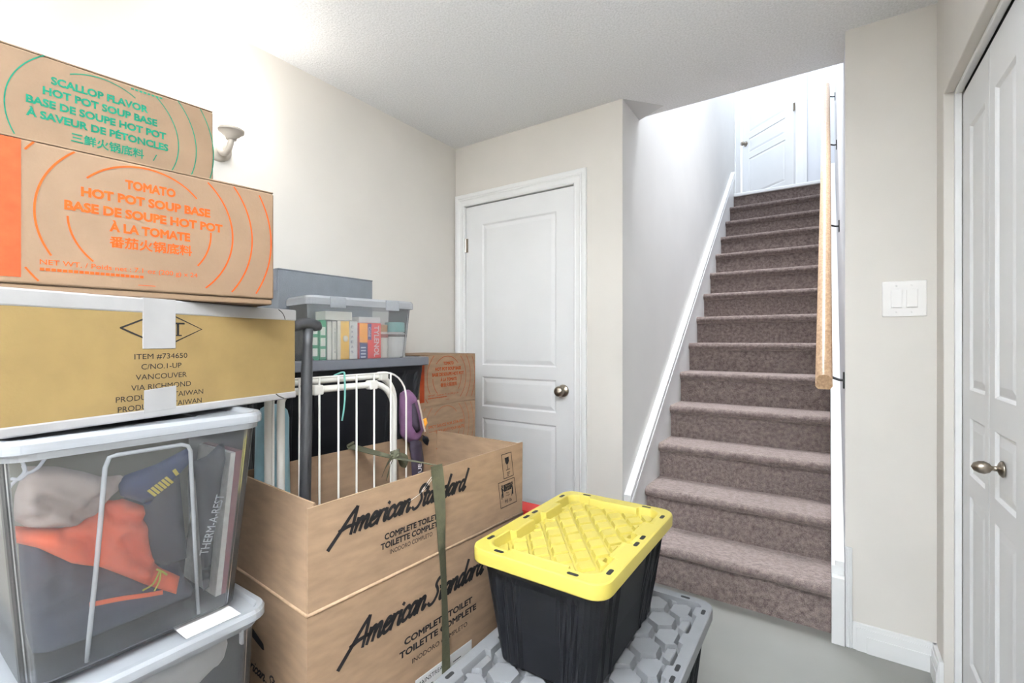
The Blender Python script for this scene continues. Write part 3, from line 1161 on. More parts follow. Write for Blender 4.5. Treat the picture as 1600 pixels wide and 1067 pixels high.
def blob(name, outline, xf, thick, material, label=None, cat=None, parent=None, amp=.006, ns=18.0, g=.012, edge=.03, seed=0, back=.6, group=None, lean=0.0, creases=()):
    """soft item seen from +x: outline in (y, z), front around x = xf, rounded over its thickness"""
    pts = [tuple(p) for p in outline]
    # resample outline
    bd = []
    n = len(pts)
    for i in range(n):
        a, b = Vector(pts[i]), Vector(pts[(i + 1) % n])
        m = max(1, int((b - a).length / g))
        for k in range(m):
            bd.append(a + (b - a) * k / m)
    nb = len(bd)
    ys, zs = [p[0] for p in pts], [p[1] for p in pts]

    def inside(y, z):
        c = False
        for i in range(n):
            (y0, z0), (y1, z1) = pts[i], pts[(i + 1) % n]
            if (z0 > z) != (z1 > z) and y < (y1 - y0) * (z - z0) / (z1 - z0) + y0:
                c = not c
        return c

    def dist(y, z):
        best = 9
        for i in range(n):
            a, b = Vector(pts[i]), Vector(pts[(i + 1) % n])
            d = b - a
            tt = max(0, min(1, (Vector((y, z)) - a).dot(d) / max(1e-9, d.length_squared)))
            best = min(best, (Vector((y, z)) - a - d * tt).length)
        return best
    inn = []
    rnd = random.Random(seed)
    y = min(ys)
    while y < max(ys):
        z = min(zs)
        while z < max(zs):
            q = (y + rnd.uniform(-.2, .2) * g, z + rnd.uniform(-.2, .2) * g)
            if inside(*q) and dist(*q) > g * .6:
                inn.append(Vector(q))
            z += g
        y += g
    allp = bd + inn
    res = Geo.delaunay_2d_cdt(allp, [], [list(range(nb))], 1, 1e-6)
    co, faces = res[0], res[2]
    zmid = sum(zs) / n
    mb = MB()
    front, backv = [], []
    for v in co:
        d = dist(v.x, v.y)
        k = min(1.0, d / edge)
        hgt = math.sqrt(max(0, 1 - (1 - k) ** 2))
        nz = noise.noise(Vector((v.x * ns, v.y * ns, seed * 3.3))) + .5 * noise.noise(Vector((v.x * ns * 2.3, v.y * ns * 2.3, seed * 1.7)))
        x = xf - thick * .5 + lean * (v.y - zmid)
        fold = 1 - 2.6 * abs(noise.noise(Vector((v.x * ns * .55 + 7, v.y * ns * .9, seed * 2.1))))
        fx = x + thick * .5 * hgt + amp * (.6 * nz + .7 * fold) * min(1, d / .012)
        for cr in creases:
            dm = 9
            for a, b in zip(cr[:-1], cr[1:]):
                a, b = Vector(a), Vector(b)
                tt = max(0, min(1, (Vector((v.x, v.y)) - a).dot(b - a) / (b - a).length_squared))
                dm = min(dm, (Vector((v.x, v.y)) - a - (b - a) * tt).length)
            fx -= .013 * math.exp(-(dm / .006) ** 2) - .006 * math.exp(-((dm - .014) / .007) ** 2)
        bx = min(x - thick * back * hgt, fx - .002 if d > 1e-5 else fx)
        fv = mb.bm.verts.new((fx, v.x, v.y))
        front.append(fv)
        backv.append(fv if d < 1e-5 else mb.bm.verts.new((bx, v.x, v.y)))
    for f in faces:
        try:
            mb.bm.faces.new([front[i] for i in f])
            mb.bm.faces.new([backv[i] for i in reversed(f)])
        except ValueError:
            pass
    ob = mb.build(name, material, parent, smooth=True)
    if label:
        tag(ob, label, cat, group)
    return ob


# ---------------------------------------------------- what is inside the upper bin (world coordinates)
blob('olive_tarp', [(.165, .96), (.17, 1.022), (.30, 1.026), (.445, 1.024), (.447, .96), (.44, .76), (.30, .74), (.19, .76)], -1.10, .18, M['olive'], 'grey olive folded tarp behind everything in the upper clear bin', 'tarp', amp=.014, ns=9, seed=2)
blob('charcoal_sleeping_pad', [(.30, .91), (.33, .945), (.382, .962), (.388, .90), (.396, .80), (.398, .765), (.36, .765), (.33, .79), (.315, .82)], -1.008, .05, M['pad'], 'charcoal rolled pad behind the orange bag in the clear bin', 'sleeping pad', amp=.004, seed=4)
blob('dark_jacket', [(.172, .884), (.19, .878), (.222, .842), (.30, .786), (.352, .755), (.39, .756), (.400, .72), (.418, .695), (.40, .687), (.30, .686), (.21, .686), (.188, .690), (.176, .75)], -1.003, .09, M['dark_cloth'], 'dark slate jacket filling the bottom of the camping gear bin', 'jacket', amp=.005, ns=14, g=.009, seed=5, creases=[[(.19, .80), (.225, .815), (.26, .80)], [(.20, .765), (.25, .772), (.33, .755)], [(.21, .86), (.212, .82), (.205, .79)]])
ob_ = blob('dry_bag', [(.150, .922), (.16, .914), (.184, .904), (.21, .896), (.237, .900), (.259, .922), (.286, .920), (.315, .899), (.322, .85), (.326, .806), (.338, .783), (.371, .752), (.365, .722), (.330, .750), (.293, .783), (.253, .819), (.222, .835), (.184, .873), (.162, .888), (.152, .890)], -.972, .04, M['orange_cloth'], 'crumpled orange nylon bag tied with a lime cord in the clear bin', 'bag', amp=.008, ns=20, g=.0062, seed=7, creases=[[(.262, .918), (.272, .895), (.300, .880), (.318, .872)], [(.325, .775), (.338, .792)], [(.215, .885), (.240, .868), (.250, .835)], [(.285, .86), (.300, .82), (.325, .79)]])
mb = MB()
mb.tube(catmull([(-.963, .330, .788), (-.960, .319, .770), (-.960, .304, .765)], 5), .0013, 6)
mb.tube(catmull([(-.963, .331, .788), (-.959, .328, .772), (-.960, .321, .757)], 5), .0013, 6)
mb.tube(catmull([(-.963, .325, .792), (-.957, .332, .786), (-.963, .340, .776)], 5), .0016, 6)
mb.build('cord', M['lime'], ob_)
mb = MB()
pp = catmull([(-.963, .236, .772), (-.962, .276, .764), (-.962, .308, .755), (-.964, .334, .748)], 5)
mb.ribbon(pp, [(0, 0, .0035)] * len(pp), .002, [(1, 0, 0)] * len(pp))
mb.build('hanging_strap', M['orange_cloth'], ob_)
blob('taupe_shirt', [(.172, 1.000), (.203, .993), (.234, .978), (.258, .964), (.281, .962), (.291, .953), (.284, .940), (.268, .931), (.260, .917), (.247, .904), (.234, .895), (.218, .896), (.197, .900), (.170, .911), (.156, .926), (.159, .962), (.165, .984)], -.965, .05, M['taupe'], 'pale taupe crumpled shirt above the orange bag in the clear bin', 'shirt', amp=.010, ns=24, g=.0055, seed=9, creases=[[(.183, .952), (.200, .936), (.224, .914), (.236, .900)], [(.224, .914), (.240, .930), (.256, .942)], [(.262, .955), (.275, .946), (.284, .950)], [(.165, .925), (.185, .922)]])
ob_ = blob('tent_pouch', [(.276, .950), (.286, .961), (.330, .970), (.365, .984), (.380, .990), (.388, .968), (.369, .947), (.338, .922), (.319, .901), (.303, .913), (.280, .928)], -.966, .028, M['navy'], 'navy pouch with yellow print slanting across the clear bin', 'pouch', amp=.002, g=.009, seed=11)
mb = MB()
for k in range(6):
    f0, f1 = k / 6, k / 6 + .125
    def Q(u, v):
        return (-.9625, .311 + u * .030 + v * .011, .931 + u * .019 - v * .013)
    mb.poly([Q(f0, 0), Q(f1, 0), Q(f1, 1), Q(f0, 1)])
mb.poly([(-.9625, .348, .957), (-.9625, .353, .960), (-.9625, .359, .949), (-.9625, .354, .946)])
mb.build('printed_mark', M['yellow_print'], ob_)
ob_ = blob('camping_mattress', [(.390, .962), (.412, .968), (.432, .985), (.443, .988), (.446, .955), (.440, .925), (.424, .800), (.416, .716), (.406, .712), (.399, .825)], -.965, .035, M['black_cloth'], 'black rolled camping mattress bag with white lettering beside the book', 'mattress bag', amp=.002, g=.010, seed=13)
mb = MB()
def FT(a, b):          # lettering climbing the bag
    ux, uz = .274, .9617
    return (-.9600, .4045 + a * ux - b * uz, .788 + a * uz + b * ux)
put_text(mb, FT, 'THERM-A-REST', 0, .108, .0005, .0155, .012)
mb.build('lettering', M['ink_white'], ob_)
t = thing('book', 'wine red book with pale page edges standing at the right end of the clear bin', 'book', (-.966, .452, .700), 0)
mb = MB()
mb.hexa([(-.14, -.032, 0), (0, -.032, 0), (0, -.022, 0), (-.14, -.022, 0), (-.14, -.004, .268), (0, -.004, .268), (0, .005, .268), (-.14, .005, .268)])
mb.build('pages', M['pages'], t)
mb = MB()
mb.hexa([(-.142, -.022, 0), (.001, -.022, 0), (.001, -.009, 0), (-.142, -.009, 0), (-.142, .005, .27), (.001, .005, .27), (.001, .018, .27), (-.142, .018, .27)])
mb.build('cover', M['book'], t, bevel=.001)
mb = MB()
for pth in ([(-.957, .160, 1.018), (-.953, .163, 1.000), (-.957, .152, .985), (-.960, .146, .975)], [(-.956, .186, 1.016), (-.952, .176, 1.002), (-.955, .166, .997), (-.958, .162, 1.008)], [(-.955, .166, .997), (-.953, .158, .990), (-.957, .150, .992)]):
    mb.tube(catmull(pth, 5), .0022, 6)
tag(mb.build('drawstring', M['ink_white'], None), 'white knotted drawstring at the top left of the clear bin', 'cord')
tag(MB().box(-.966, -.915, .352, .442, .6735, .6745).build('paper_label', M['label_white'], None), 'white paper label lying on the lower bin lid', 'paper')
blob('plastic_bag', [(.24, .575), (.303, .612), (.342, .613), (.374, .613), (.431, .619), (.452, .612), (.459, .588), (.452, .566), (.438, .548), (.412, .540), (.36, .50), (.26, .50)], -.970, .09, M['bag_white'], 'crumpled white plastic bag at the top of the bottom clear bin', 'plastic bag', amp=.008, ns=24, g=.010, seed=17)
blob('dark_bundle', [(.19, .03), (.18, .50), (.21, .60), (.33, .60), (.44, .54), (.44, .30), (.435, .03)], -1.04, .20, M['dark_cloth'], 'dark cloth bundle under the white plastic bag in the bottom bin', 'bundle', amp=.01, ns=10, g=.02, seed=19)


# ---------------------------------------------------- big open toilet carton
TH = R(-3.78)
t = thing('cardboard_box', 'big open cardboard toilet box with its flaps standing up, tied with an olive strap', 'box', (-.888, .56, 0), TH)
Lb, Wb, Zf, Zt = .746, .415, .620, .845
th_ = .006
mb = MB()
mb.box(-Wb, 0, 0, Lb, 0, .012)
mb.box(-th_, 0, 0, Lb, .012, Zf)
mb.box(-Wb, -Wb + th_, 0, Lb, .012, Zf)
mb.box(-Wb + th_, -th_, 0, th_, .012, Zf)
mb.box(-Wb + th_, -th_, Lb - th_, Lb, .012, Zf)
mb.build('body', M['cardboard'], t)
# folds
mb = MB()
mb.tube([(-.001, .001, Zf), (-.001, Lb - .001, Zf)], .0042, 8)
mb.tube([(-Wb + .001, .0015, Zf), (-.001, .0015, Zf)], .0042, 8)
mb.tube([(-Wb + .001, Lb - .0015, Zf), (-.001, Lb - .0015, Zf)], .0042, 8)
mb.tube([(-Wb + .001, .001, Zf), (-Wb + .001, Lb - .001, Zf)], .0042, 8)
mb.build('fold', M['cardboard_edge'], t, smooth=True)


def flap(p0, p1, top0, top1, out):
    """board standing from the fold p0-p1 up to top0-top1; out is the outward direction"""
    o_ = Vector(out) * (th_ * .8)
    a, b, c, d = Vector(p0), Vector(p1), Vector(top1), Vector(top0)
    mb = MB()
    mb.hexa([a - o_, b - o_, b, a, d - o_, c - o_, c, d])
    fl = mb.build('flap', M['cardboard'], t)
    return fl


flap((0, .002, Zf), (0, Lb - .004, Zf), (.0, .002, .841), (.001, Lb - .003, .853), (1, 0, 0))
flap((-.004, 0, Zf), (-Wb + .004, 0, Zf), (-.030, .030, .838), (-Wb + .004, .030, .838), (0, -1, 0))
flap((-Wb, .002, Zf), (-Wb, Lb - .004, Zf), (-Wb - .003, .002, .838), (-Wb - .003, Lb - .004, .838), (-1, 0, 0))
flap((-.004, Lb, Zf), (-Wb + .004, Lb, Zf), (-.004, Lb + .004, .846), (-Wb + .004, Lb + .004, .842), (0, 1, 0))
FA = lambda a, b: (.0016, a, b)
mb = MB()
put_script(mb, FA, 'American Standard', .046, .482, .757, .030, slope=.020, weight=.31)
put_text(mb, FA, 'COMPLETE TOILET', .191, .360, .7135, .0145, .042)
put_text(mb, FA, 'TOILETTE COMPLETE', .180, .372, .6930, .0145, .042)
put_text(mb, FA, 'INODORO COMPLETO', .207, .343, .6745, .0112, .010)
mb.build('printed_text', M['ink_black'], t)
mb = MB()
put_script(mb, FA, 'American Standard', .070, .560, .490, .033, slope=.020, weight=.31)
put_text(mb, FA, 'COMPLETE TOILET', .250, .497, .4320, .0165, .042)
put_text(mb, FA, 'TOILETTE COMPLETE', .235, .514, .4050, .0165, .042)
put_text(mb, FA, 'INODORO COMPLETO', .275, .476, .3740, .0125, .010)
mb.build('printed_text', M['ink_black'], t)
# care symbols
mb = MB()
def SH(a, b, k=0.0):
    return (.0016, a + .0 , b)
def frame_slanted(a0, a1, b0, b1, w):
    sk = -.13
    q = [(a0 - sk * 0, b1), (a1, b1 + .001), (a1 + (b1 - b0) * .16, b0 + .001), (a0 + (b1 - b0) * .16, b0)]
    for i in range(4):
        put_stroke(mb, FA, (q[i], q[(i + 1) % 4]), w, smooth=False)
frame_slanted(.631, .680, .754, .831, .0022)
# goblet
mb.poly([FA(.647, .819), FA(.667, .820), FA(.669, .806), FA(.664, .797), FA(.656, .797), FA(.650, .805)])
put_stroke(mb, FA, [(.660, .797), (.664, .780)], .0022, smooth=False)
put_stroke(mb, FA, [(.655, .779), (.673, .780)], .0022, smooth=False)
for k, z in enumerate((.770, .765, .760)):
    put_stroke(mb, FA, [(.659 + k * .001, z), (.675 - k * .003, z + .0004)], .0022, smooth=False)
frame_slanted(.616, .696, .665, .746, .0022)
mb.poly([FA(.641, .735), FA(.678, .736), FA(.681, .714), FA(.644, .713)])
for s_, a in ((1, .634), (-1, .684)):      # the two carriers
    put_stroke(mb, FA, [(a, .735), (a + .001, .729)], .006, smooth=False)
    put_stroke(mb, FA, [(a - .001, .727), (a + .003, .712), (a + .005, .697)], .0065, .005)
    put_stroke(mb, FA, [(a + .003, .712), (a - .001 * s_, .704), (a + .0, .692)], .004, .003)
    put_stroke(mb, FA, [(a + .001, .724), (a + s_ * .008, .718)], .003, smooth=False)
put_text(mb, FA, 'Max', .655, .669, .7045, .0050, .006)
put_text(mb, FA, 'weight', .653, .675, .6965, .0050, .006)
put_text(mb, FA, '95 lb', .649, .684, .6755, .0110, .012)
mb.build('printed_symbol', M['ink_black'], t)
mb = MB()
FB = lambda a, b: (.0022, a, b)
put_text(mb, FB, 'TEAM', .648, .674, .726, .0065, .014)
put_text(mb, FB, 'LIFT', .652, .674, .7165, .0065, .014)
mb.build('printed_letters', M['cardboard_pale'], t)
mb = MB()
FL = lambda a, b: (-Wb + a, -.0007, b)
put_script(mb, FL, 'American Standard', .060, .390, .402, .016, slope=.0, weight=.30)
mb.build('printed_text', M['ink_black'], t)
mb = MB()
mb.poly([FL(.135, .505), FL(.170, .502), FL(.222, .487), FL(.226, .474), (FL(.215, .472)), FL(.150, .484)])
mb.build('printed_text', M['ink_black'], t)
MB().box(.0004, .0012, .286, .495, .195, .324).build('label', M['label_white'], t)
mb = MB()
F3 = lambda a, b: (.0017, a, b)
put_text(mb, F3, 'MAINSTREAM', .292, .392, .303, .0120, .004)
mb.build('label_text', M['ink_black'], t)
mb = MB()
for k in range(5):
    put_stroke(mb, F3, [(.300, .288 - k * .011), (.345 + .012 * (k % 3), .288 - k * .011)], .0025, smooth=False)
    put_stroke(mb, F3, [(.420, .300 - k * .011), (.450 + .01 * (k % 2), .300 - k * .011)], .0025, smooth=False)
mb.build('label_text', M['ink_black'], t)
mb = MB()
put_stroke(mb, FA, [(.30, .795), (.33, .822), (.352, .838)], .0016, smooth=True)
put_stroke(mb, FA, [(.265, .785), (.31, .800), (.345, .826)], .0012, smooth=True)
mb.build('clear_tape_wrinkle', M['label_white'], t)

# olive strap around it, in the box's own frame
st = thing('strap', 'olive webbing strap knotted across the open box and hanging down its front', 'strap', (-.888, .56, 0), TH)
rnd = random.Random(3)
top = [(-Wb - .010, .385, .66), (-Wb - .010, .380, .8400), (-Wb - .004, .378, .8450), (-.30, .372, .846), (-.18, .366, .848), (-.06, .358, .855), (.0, .357, .8575)]
pp = catmull(top, 6)
mb = MB()
n = len(pp)
wv, nv = [], []
for i in range(n):
    tt = (pp[min(i + 1, n - 1)] - pp[max(i - 1, 0)]).normalized()
    k = i / (n - 1)
    side = Vector((0, 1, 0))
    wv.append(side * (.0105 + .004 * k) + Vector((0, 0, .004 * math.sin(k * 5))))
    nv.append(tt.cross(side) * -1 if abs(tt.z) < .99 else Vector((-1, 0, 0)))
mb.ribbon(pp, wv, .0016, nv)
mb.build('band', M['strap'], st, smooth=False)
down = [(.0015, .357, .8575), (.006, .361, .80), (.007, .367, .72), (.006, .372, .64), (.006, .378, .56), (.006, .384, .44), (.006, .388, .30), (.006, .390, .10), (.004, .390, .012)]
pp = catmull(down, 6)
n = len(pp)
wv = []
for i in range(n):
    k = i / (n - 1)
    ww = .0195 - .006 * sstep(.0, .3, k)
    wv.append(Vector((.004 * math.sin(k * 9), ww, 0)))
mb = MB()
mb.ribbon(pp, wv, .0016, [(1, 0, 0)] * n)
mb.build('band', M['strap'], st)
mb = MB()
kx, ky, kz = -.185, .368, .856
mb.ball((kx, ky, kz), .013, .011, .013)
mb.tube([(kx - .012, ky - .004, kz + .004), (kx + .002, ky + .010, kz + .010), (kx + .012, ky + .002, kz - .004), (kx, ky - .010, kz - .008)], .0055, 8, closed=True)
mb.build('knot', M['strap'], st, smooth=True)
for pts in ([(kx, ky - .008, kz - .004), (kx + .004, ky - .032, kz - .022), (kx + .006, ky - .048, kz - .046)],
            [(kx, ky - .004, kz - .006), (kx + .003, ky - .022, kz - .032), (kx + .003, ky - .030, kz - .060)],
            [(kx, ky + .008, kz - .004), (kx + .004, ky + .034, kz - .016), (kx + .005, ky + .040, kz - .036), (kx + .004, ky + .022, kz - .030), (kx + .002, ky + .012, kz - .010)]):
    pp = catmull(pts, 6)
    n = len(pp)
    mb = MB()
    mb.ribbon(pp, [Vector((.0, .004, .0085)) for i in range(n)], .0014, [(1, 0, 0)] * n)
    mb.build('bow_tail', M['strap'], st)

# ---------------------------------------------------- things standing in the open carton
def rloop(x, y0, y1, z0, z1, r_, n=7):
    out = []
    rl_ = .03
    for cy, cz, a0, r in ((y1 - r_, z1 - r_, 0, r_), (y0 + rl_, z1 - rl_, 90, rl_), (y0 + rl_, z0 + rl_, 180, rl_), (y1 - rl_, z0 + rl_, 270, rl_)):
        for k in range(n + 1):
            a = R(a0 + 90 * k / n)
            out.append((x, cy + r * math.cos(a), cz + r * math.sin(a)))
    return out


t = thing('drying_rack', 'folded white metal drying rack standing in the open cardboard box', 'drying rack', (-1.20, .88, .0125))
def loc_(pts):
    return [(x + 1.20, y - .88, z - .0125) for x, y, z in pts]
MB().tube(loc_(rloop(-1.216, .657, 1.085, .024, 1.074, .085)), .0098, 12, closed=True).build('frame_tube', M['white_tube'], t, smooth=True)
MB().tube(loc_(rloop(-1.194, .678, 1.063, .024, 1.050, .085)), .0098, 12, closed=True).build('frame_tube', M['white_tube'], t, smooth=True)
MB().tube(loc_(rloop(-1.180, .650, 1.106, .018, 1.085, .090)), .0030, 8, closed=True).build('wire_frame', M['white_tube'], t, smooth=True)
for y in (.721, .7805, .842, .905, .971, 1.038):
    MB().tube(loc_([(-1.179, y, .020), (-1.179, y, 1.084)]), .0028, 8).build('wire', M['white_tube'], t, smooth=True)
for y, z, x in ((.7785, 1.051, -1.190), (.970, 1.051, -1.190), (1.030, 1.074, -1.210)):
    mb = MB()
    mb.box(x + 1.20 - .013, x + 1.20 + .014, y - .88 - .015, y - .88 + .015, z - .0125 - .015, z - .0125 + .013)
    mb.build('clip', M['white_tube'], t, bevel=.004)
mb = MB()
mb.tube(catmull([(-1.205, .846, 1.086), (-1.176, .856, 1.096), (-1.172, .858, 1.08), (-1.171, .858, 1.03), (-1.171, .855, .99), (-1.172, .849, .955)], 6), .0026, 6)
tag(mb.build('cord', M['teal_cord'], None, smooth=True), 'thin teal cord hanging from the white drying rack', 'cord')

t = thing('paddle', 'black pole with a T-shaped grip standing in the open cardboard box', 'pole', (-1.100, .688, .014))
MB().tube([(0, -.004, 0), (0, -.001, .7), (0, .005, 1.10), (0, .006, 1.13), (0, .007, 1.165), (0, .008, 1.205)], .014, 16, radii=[.0142, .0142, .0138, .0128, .0118, .013]).build('shaft', M['pole'], t, smooth=True)
MB().tube(catmull([(0, -.040, 1.206), (0, -.030, 1.210), (0, -.010, 1.216), (0, .010, 1.218), (0, .030, 1.213), (0, .044, 1.206)], 4), .012, 14, radii=[.007] * 2 + [.0105, .012] + [.0145] * 14 + [.012, .009, .006]).build('grip', M['pole'], t, smooth=True)

mb = MB()
rr = [.034, .040, .044, .046, .047, .048, .048, .048, .047, .042, .034, .016]
pts = [(-1.258, .672 + .024 * k / 11, .03 + .99 * k / 11) for k in range(12)]
pts[-3:] = [(-1.258, .692, .975), (-1.258, .696, 1.000), (-1.258, .699, 1.014)]
mb.tube(pts, .045, 24, radii=rr)
for v in mb.bm.verts:
    a = math.atan2(v.co.y - .69, v.co.x + 1.258)
    v.co.x = -1.258 + (v.co.x + 1.258) * .58 + .002 * math.sin(a * 6 + v.co.z * 9)
    v.co.y += .003 * math.cos(a * 5 + v.co.z * 7)
tag(mb.build('stuff_sack', M['blue_satin'], None, smooth=True), 'long pale blue satin sack standing in the open box beside the clear bin', 'bag')

KP = 1.03
def kp(l):
    return [(y * KP + .002, 1.186 + (z - 1.186) * KP) for y, z in l]


P1 = [(1.106, 1.013), (1.125, 1.020), (1.141, 1.019), (1.162, .997), (1.187, .945), (1.206, .908), (1.212, .884), (1.196, .864), (1.177, .833), (1.156, .828), (1.129, .841), (1.108, .862), (1.103, .933)]
ob_ = blob('harness_bag', kp(P1), -1.215, .05, M['purple'], 'purple fabric bag with dark straps at the right end of the drying rack', 'bag', amp=.005, ns=40, g=.008, seed=23)
blob('dark_opening', kp([(1.124, .972), (1.137, .976), (1.156, .927), (1.166, .878), (1.146, .871), (1.126, .898)]), -1.203, .012, M['dark_web'], None, None, ob_, amp=.001, g=.008, seed=24, edge=.01)  # dark patch laid on the bag as the shade of its opening
mb = MB()
pp = catmull([(-1.203, 1.183, .979), (-1.200, 1.195, .933), (-1.200, 1.205, .891), (-1.202, 1.217, .861)], 5)
mb.ribbon(pp, [(0, .003, .001)] * len(pp), .002, [(1, 0, 0)] * len(pp))
mb.build('trim_cord', M['taupe'], ob_)
blob('dangling_strap', kp([(1.125, .843), (1.150, .848), (1.180, .834), (1.192, .771), (1.180, .60), (1.175, .065), (1.135, .065), (1.138, .60), (1.134, .735)]), -1.21, .02, M['dark_web'], None, None, ob_, amp=.002, g=.012, seed=25, edge=.01)
blob('buckle', kp([(1.172, .860), (1.196, .850), (1.206, .835), (1.196, .818), (1.182, .828), (1.172, .840)]), -1.20, .012, M['black_plastic'], None, None, ob_, amp=.001, g=.006, seed=26, edge=.006)
blob('orange_tab', kp([(1.176, .915), (1.190, .918), (1.196, .900), (1.184, .882), (1.174, .890)]), -1.20, .012, M['orange_pack'], None, None, ob_, amp=.0, g=.006, seed=27, edge=.006)
mb = MB()
put_text(mb, lambda a, b: (-1.2, 1.188 - b, .722 + a), 'UE', 0, .03, -.010, .018, .01)
mb.build('lettering', M['ink_white'], ob_)


# ---------------------------------------------------- lidded totes
def tote(name, label, W, L, H, lid_mat, pattern, loc, rotz=0.0, group=None, res=.003):
    t = thing(name, label, 'storage tote', loc, rotz, group)
    hx, hy, r = W / 2, L / 2, .045
    # body with ribs
    def outline(z):
        k = z / H
        tx = .040 * (1 - k) + .014
        bx, by = hx - tx, hy - tx
        pts = []
        base = rrect(bx, by, .045, 6)
        # resample along the sides for the ribs
        per = []
        m = len(base)
        for i in range(m):
            a, b = Vector(base[i]), Vector(base[(i + 1) % m])
            d = (b - a).length
            q = max(1, int(d / .0065))
            for j in range(q):
                per.append((a + (b - a) * j / q, (b - a).normalized() if d > 0 else Vector((1, 0))))
        return per
    n_b = len(outline(0))
    loops = []
    for z in (0, .012, H * .35, H * .7, H - .075, H - .055, H - .035):
        o0 = outline(H * .5)
        k = z / H
        tx = .040 * (1 - k) + .014
        lp = []
        for p, d in o0:
            sx = (hx - tx) / (hx - (.040 * .5 + .014))
            sy = (hy - tx) / (hy - (.040 * .5 + .014))
            x, y = p.x * sx, p.y * sy
            ins = .0
            u = y if abs(d.y) > .9 else (x if abs(d.x) > .9 else None)
            half = (hy if abs(d.y) > .9 else hx) - .075
            if u is not None and z < H - .056:
                au = abs(u)
                ins = .010 * sstep(0, .006, half - au)
                # ribs on the recessed panel
                ins -= .007 * (1 - sstep(.004, .009, abs(au - half * .80)))
                ins -= .007 * (1 - sstep(.004, .009, abs(au - half * .55)))
                if z <= .012:
                    ins *= .5
            nx, ny = d.y, -d.x
            if z == 0:
                ins += .008
            lp.append((x - nx * ins, y - ny * ins, z))
        loops.append(lp)
    mb = MB()
    mb.loft(loops)
    mb.build('body', M['black_plastic'], t)
    # lid skirt
    mb = MB()
    def ring(ins, z):
        return [(a, b, z) for a, b in rrect(hx - ins, hy - ins, r - min(ins, .02), 10)]
    mb.loft([ring(.012, H - .036), ring(.003, H - .036), ring(.0005, H - .033), ring(.0, H - .007), ring(.0015, H - .002), ring(.005, H)], False, False)
    # lid top: relief sampled on a fine grid
    def height(x, y):
        d = sd_rrect(x, y, hx, hy, r)
        if pattern == 'diamond':
            ay, ax = abs(y), abs(x)
            block = sstep(.028, .034, ay) * (1 - sstep(.128, .134, ay))
            dx = ax - (hx - (.036 + .017 * block))
            dy = ay - (hy - (.036 + .014 * (1 - sstep(.078, .084, ax))))
            q = max(dx, dy, sd_rrect(x, y, hx - .034, hy - .034, .045))
            rec = 1 - sstep(-.0055, 0.0, q)
            z = -.024 * rec
            led = 1 - sstep(-.016, -.012, q)
            # raised diamonds
            s_ = .0500
            u = (x * .80 + y * .60) / s_
            v = (x * .80 - y * .60) / s_
            fu, fv = abs(u - math.floor(u) - .5), abs(v - math.floor(v) - .5)
            e = max(fu, fv) * s_
            pad = 1 - sstep(s_ * .5 - .0068, s_ * .5 - .0040, e)
            z += .0095 * pad * led
            # bead along the rim of the recess
            z += .0018 * sstep(-.0005, .002, q) * (1 - sstep(.006, .009, q))
            return z
        if pattern == 'hex':
            mx = .032 + .013 * (1 - sstep(.022, .030, abs(((y + .39) % .155) - .0775)))
            dx = abs(x) - (hx - mx)
            dy = abs(y) - (hy - .036)
            q = max(dx, dy, sd_rrect(x, y, hx - .030, hy - .030, .03))
            rec = 1 - sstep(-.006, 0.0, q)
            z = -.030 * rec
            led = 1 - sstep(-.012, -.008, q)
            s = .086                                   # hex pitch
            best = 9
            # two interleaved lattices
            ry, rx = s * 1.732, s
            for ox, oy in ((0, 0), (.5, .5)):
                cx = (math.floor(x / rx - ox + .5) + ox) * rx
                cy = (math.floor(y / ry - oy + .5) + oy) * ry
                ax, ay = abs(x - cx), abs(y - cy)
                hd = max(ax, ax * .5 + ay * .866)
                if hd < best:
                    best, bc = hd, (cx, cy)
            pad = 1 - sstep(s * .5 - .0085, s * .5 - .0058, best)
            rim_gap = 1.0
            z += .0235 * pad * led
            return z
        q = sd_rrect(x, y, hx - .04, hy - .04, .03)
        return -.010 * (1 - sstep(-.008, 0, q))
    ins0 = .005
    nx_, ny_ = int(W / res), int(L / res)
    gx, gy = W / nx_, L / ny_
    keep = {}
    def vert(i, j):
        if (i, j) in keep:
            return keep[(i, j)]
        x, y = -hx + i * gx, -hy + j * gy
        d = sd_rrect(x, y, hx - ins0, hy - ins0, r - ins0)
        if d > -res * .8:            # pull onto the outline
            e = 1e-4
            for _ in range(3):
                d = sd_rrect(x, y, hx - ins0, hy - ins0, r - ins0)
                dxn = (sd_rrect(x + e, y, hx - ins0, hy - ins0, r - ins0) - sd_rrect(x - e, y, hx - ins0, hy - ins0, r - ins0)) / (2 * e)
                dyn = (sd_rrect(x, y + e, hx - ins0, hy - ins0, r - ins0) - sd_rrect(x, y - e, hx - ins0, hy - ins0, r - ins0)) / (2 * e)
                x -= dxn * d
                y -= dyn * d
        v = mb.bm.verts.new((x, y, H + height(x, y)))
        keep[(i, j)] = v
        return v
    for i in range(nx_):
        for j in range(ny_):
            xc, yc_ = -hx + (i + .5) * gx, -hy + (j + .5) * gy
            if sd_rrect(xc, yc_, hx - ins0, hy - ins0, r - ins0) < 0:
                try:
                    mb.bm.faces.new((vert(i, j), vert(i + 1, j), vert(i + 1, j + 1), vert(i, j + 1)))
                except ValueError:
                    pass
    # underside
    mb.poly(list(reversed(ring(.012, H - .036))))
    ld = mb.build('lid', lid_mat, t, smooth=True)
    md = ld.modifiers.new('edge', 'EDGE_SPLIT')
    md.split_angle = R(32)
    # dark tie-down slots in the rim
    slots = []
    for sx in (-1, 1):
        for y in (-hy + .075, -.024, .024, hy - .075):
            slots.append((sx * (hx - .020), y, 0))
    for sy in (-1, 1):
        for x in (-hx + .085, hx - .085):
            slots.append((x, sy * (hy - .020), 1))
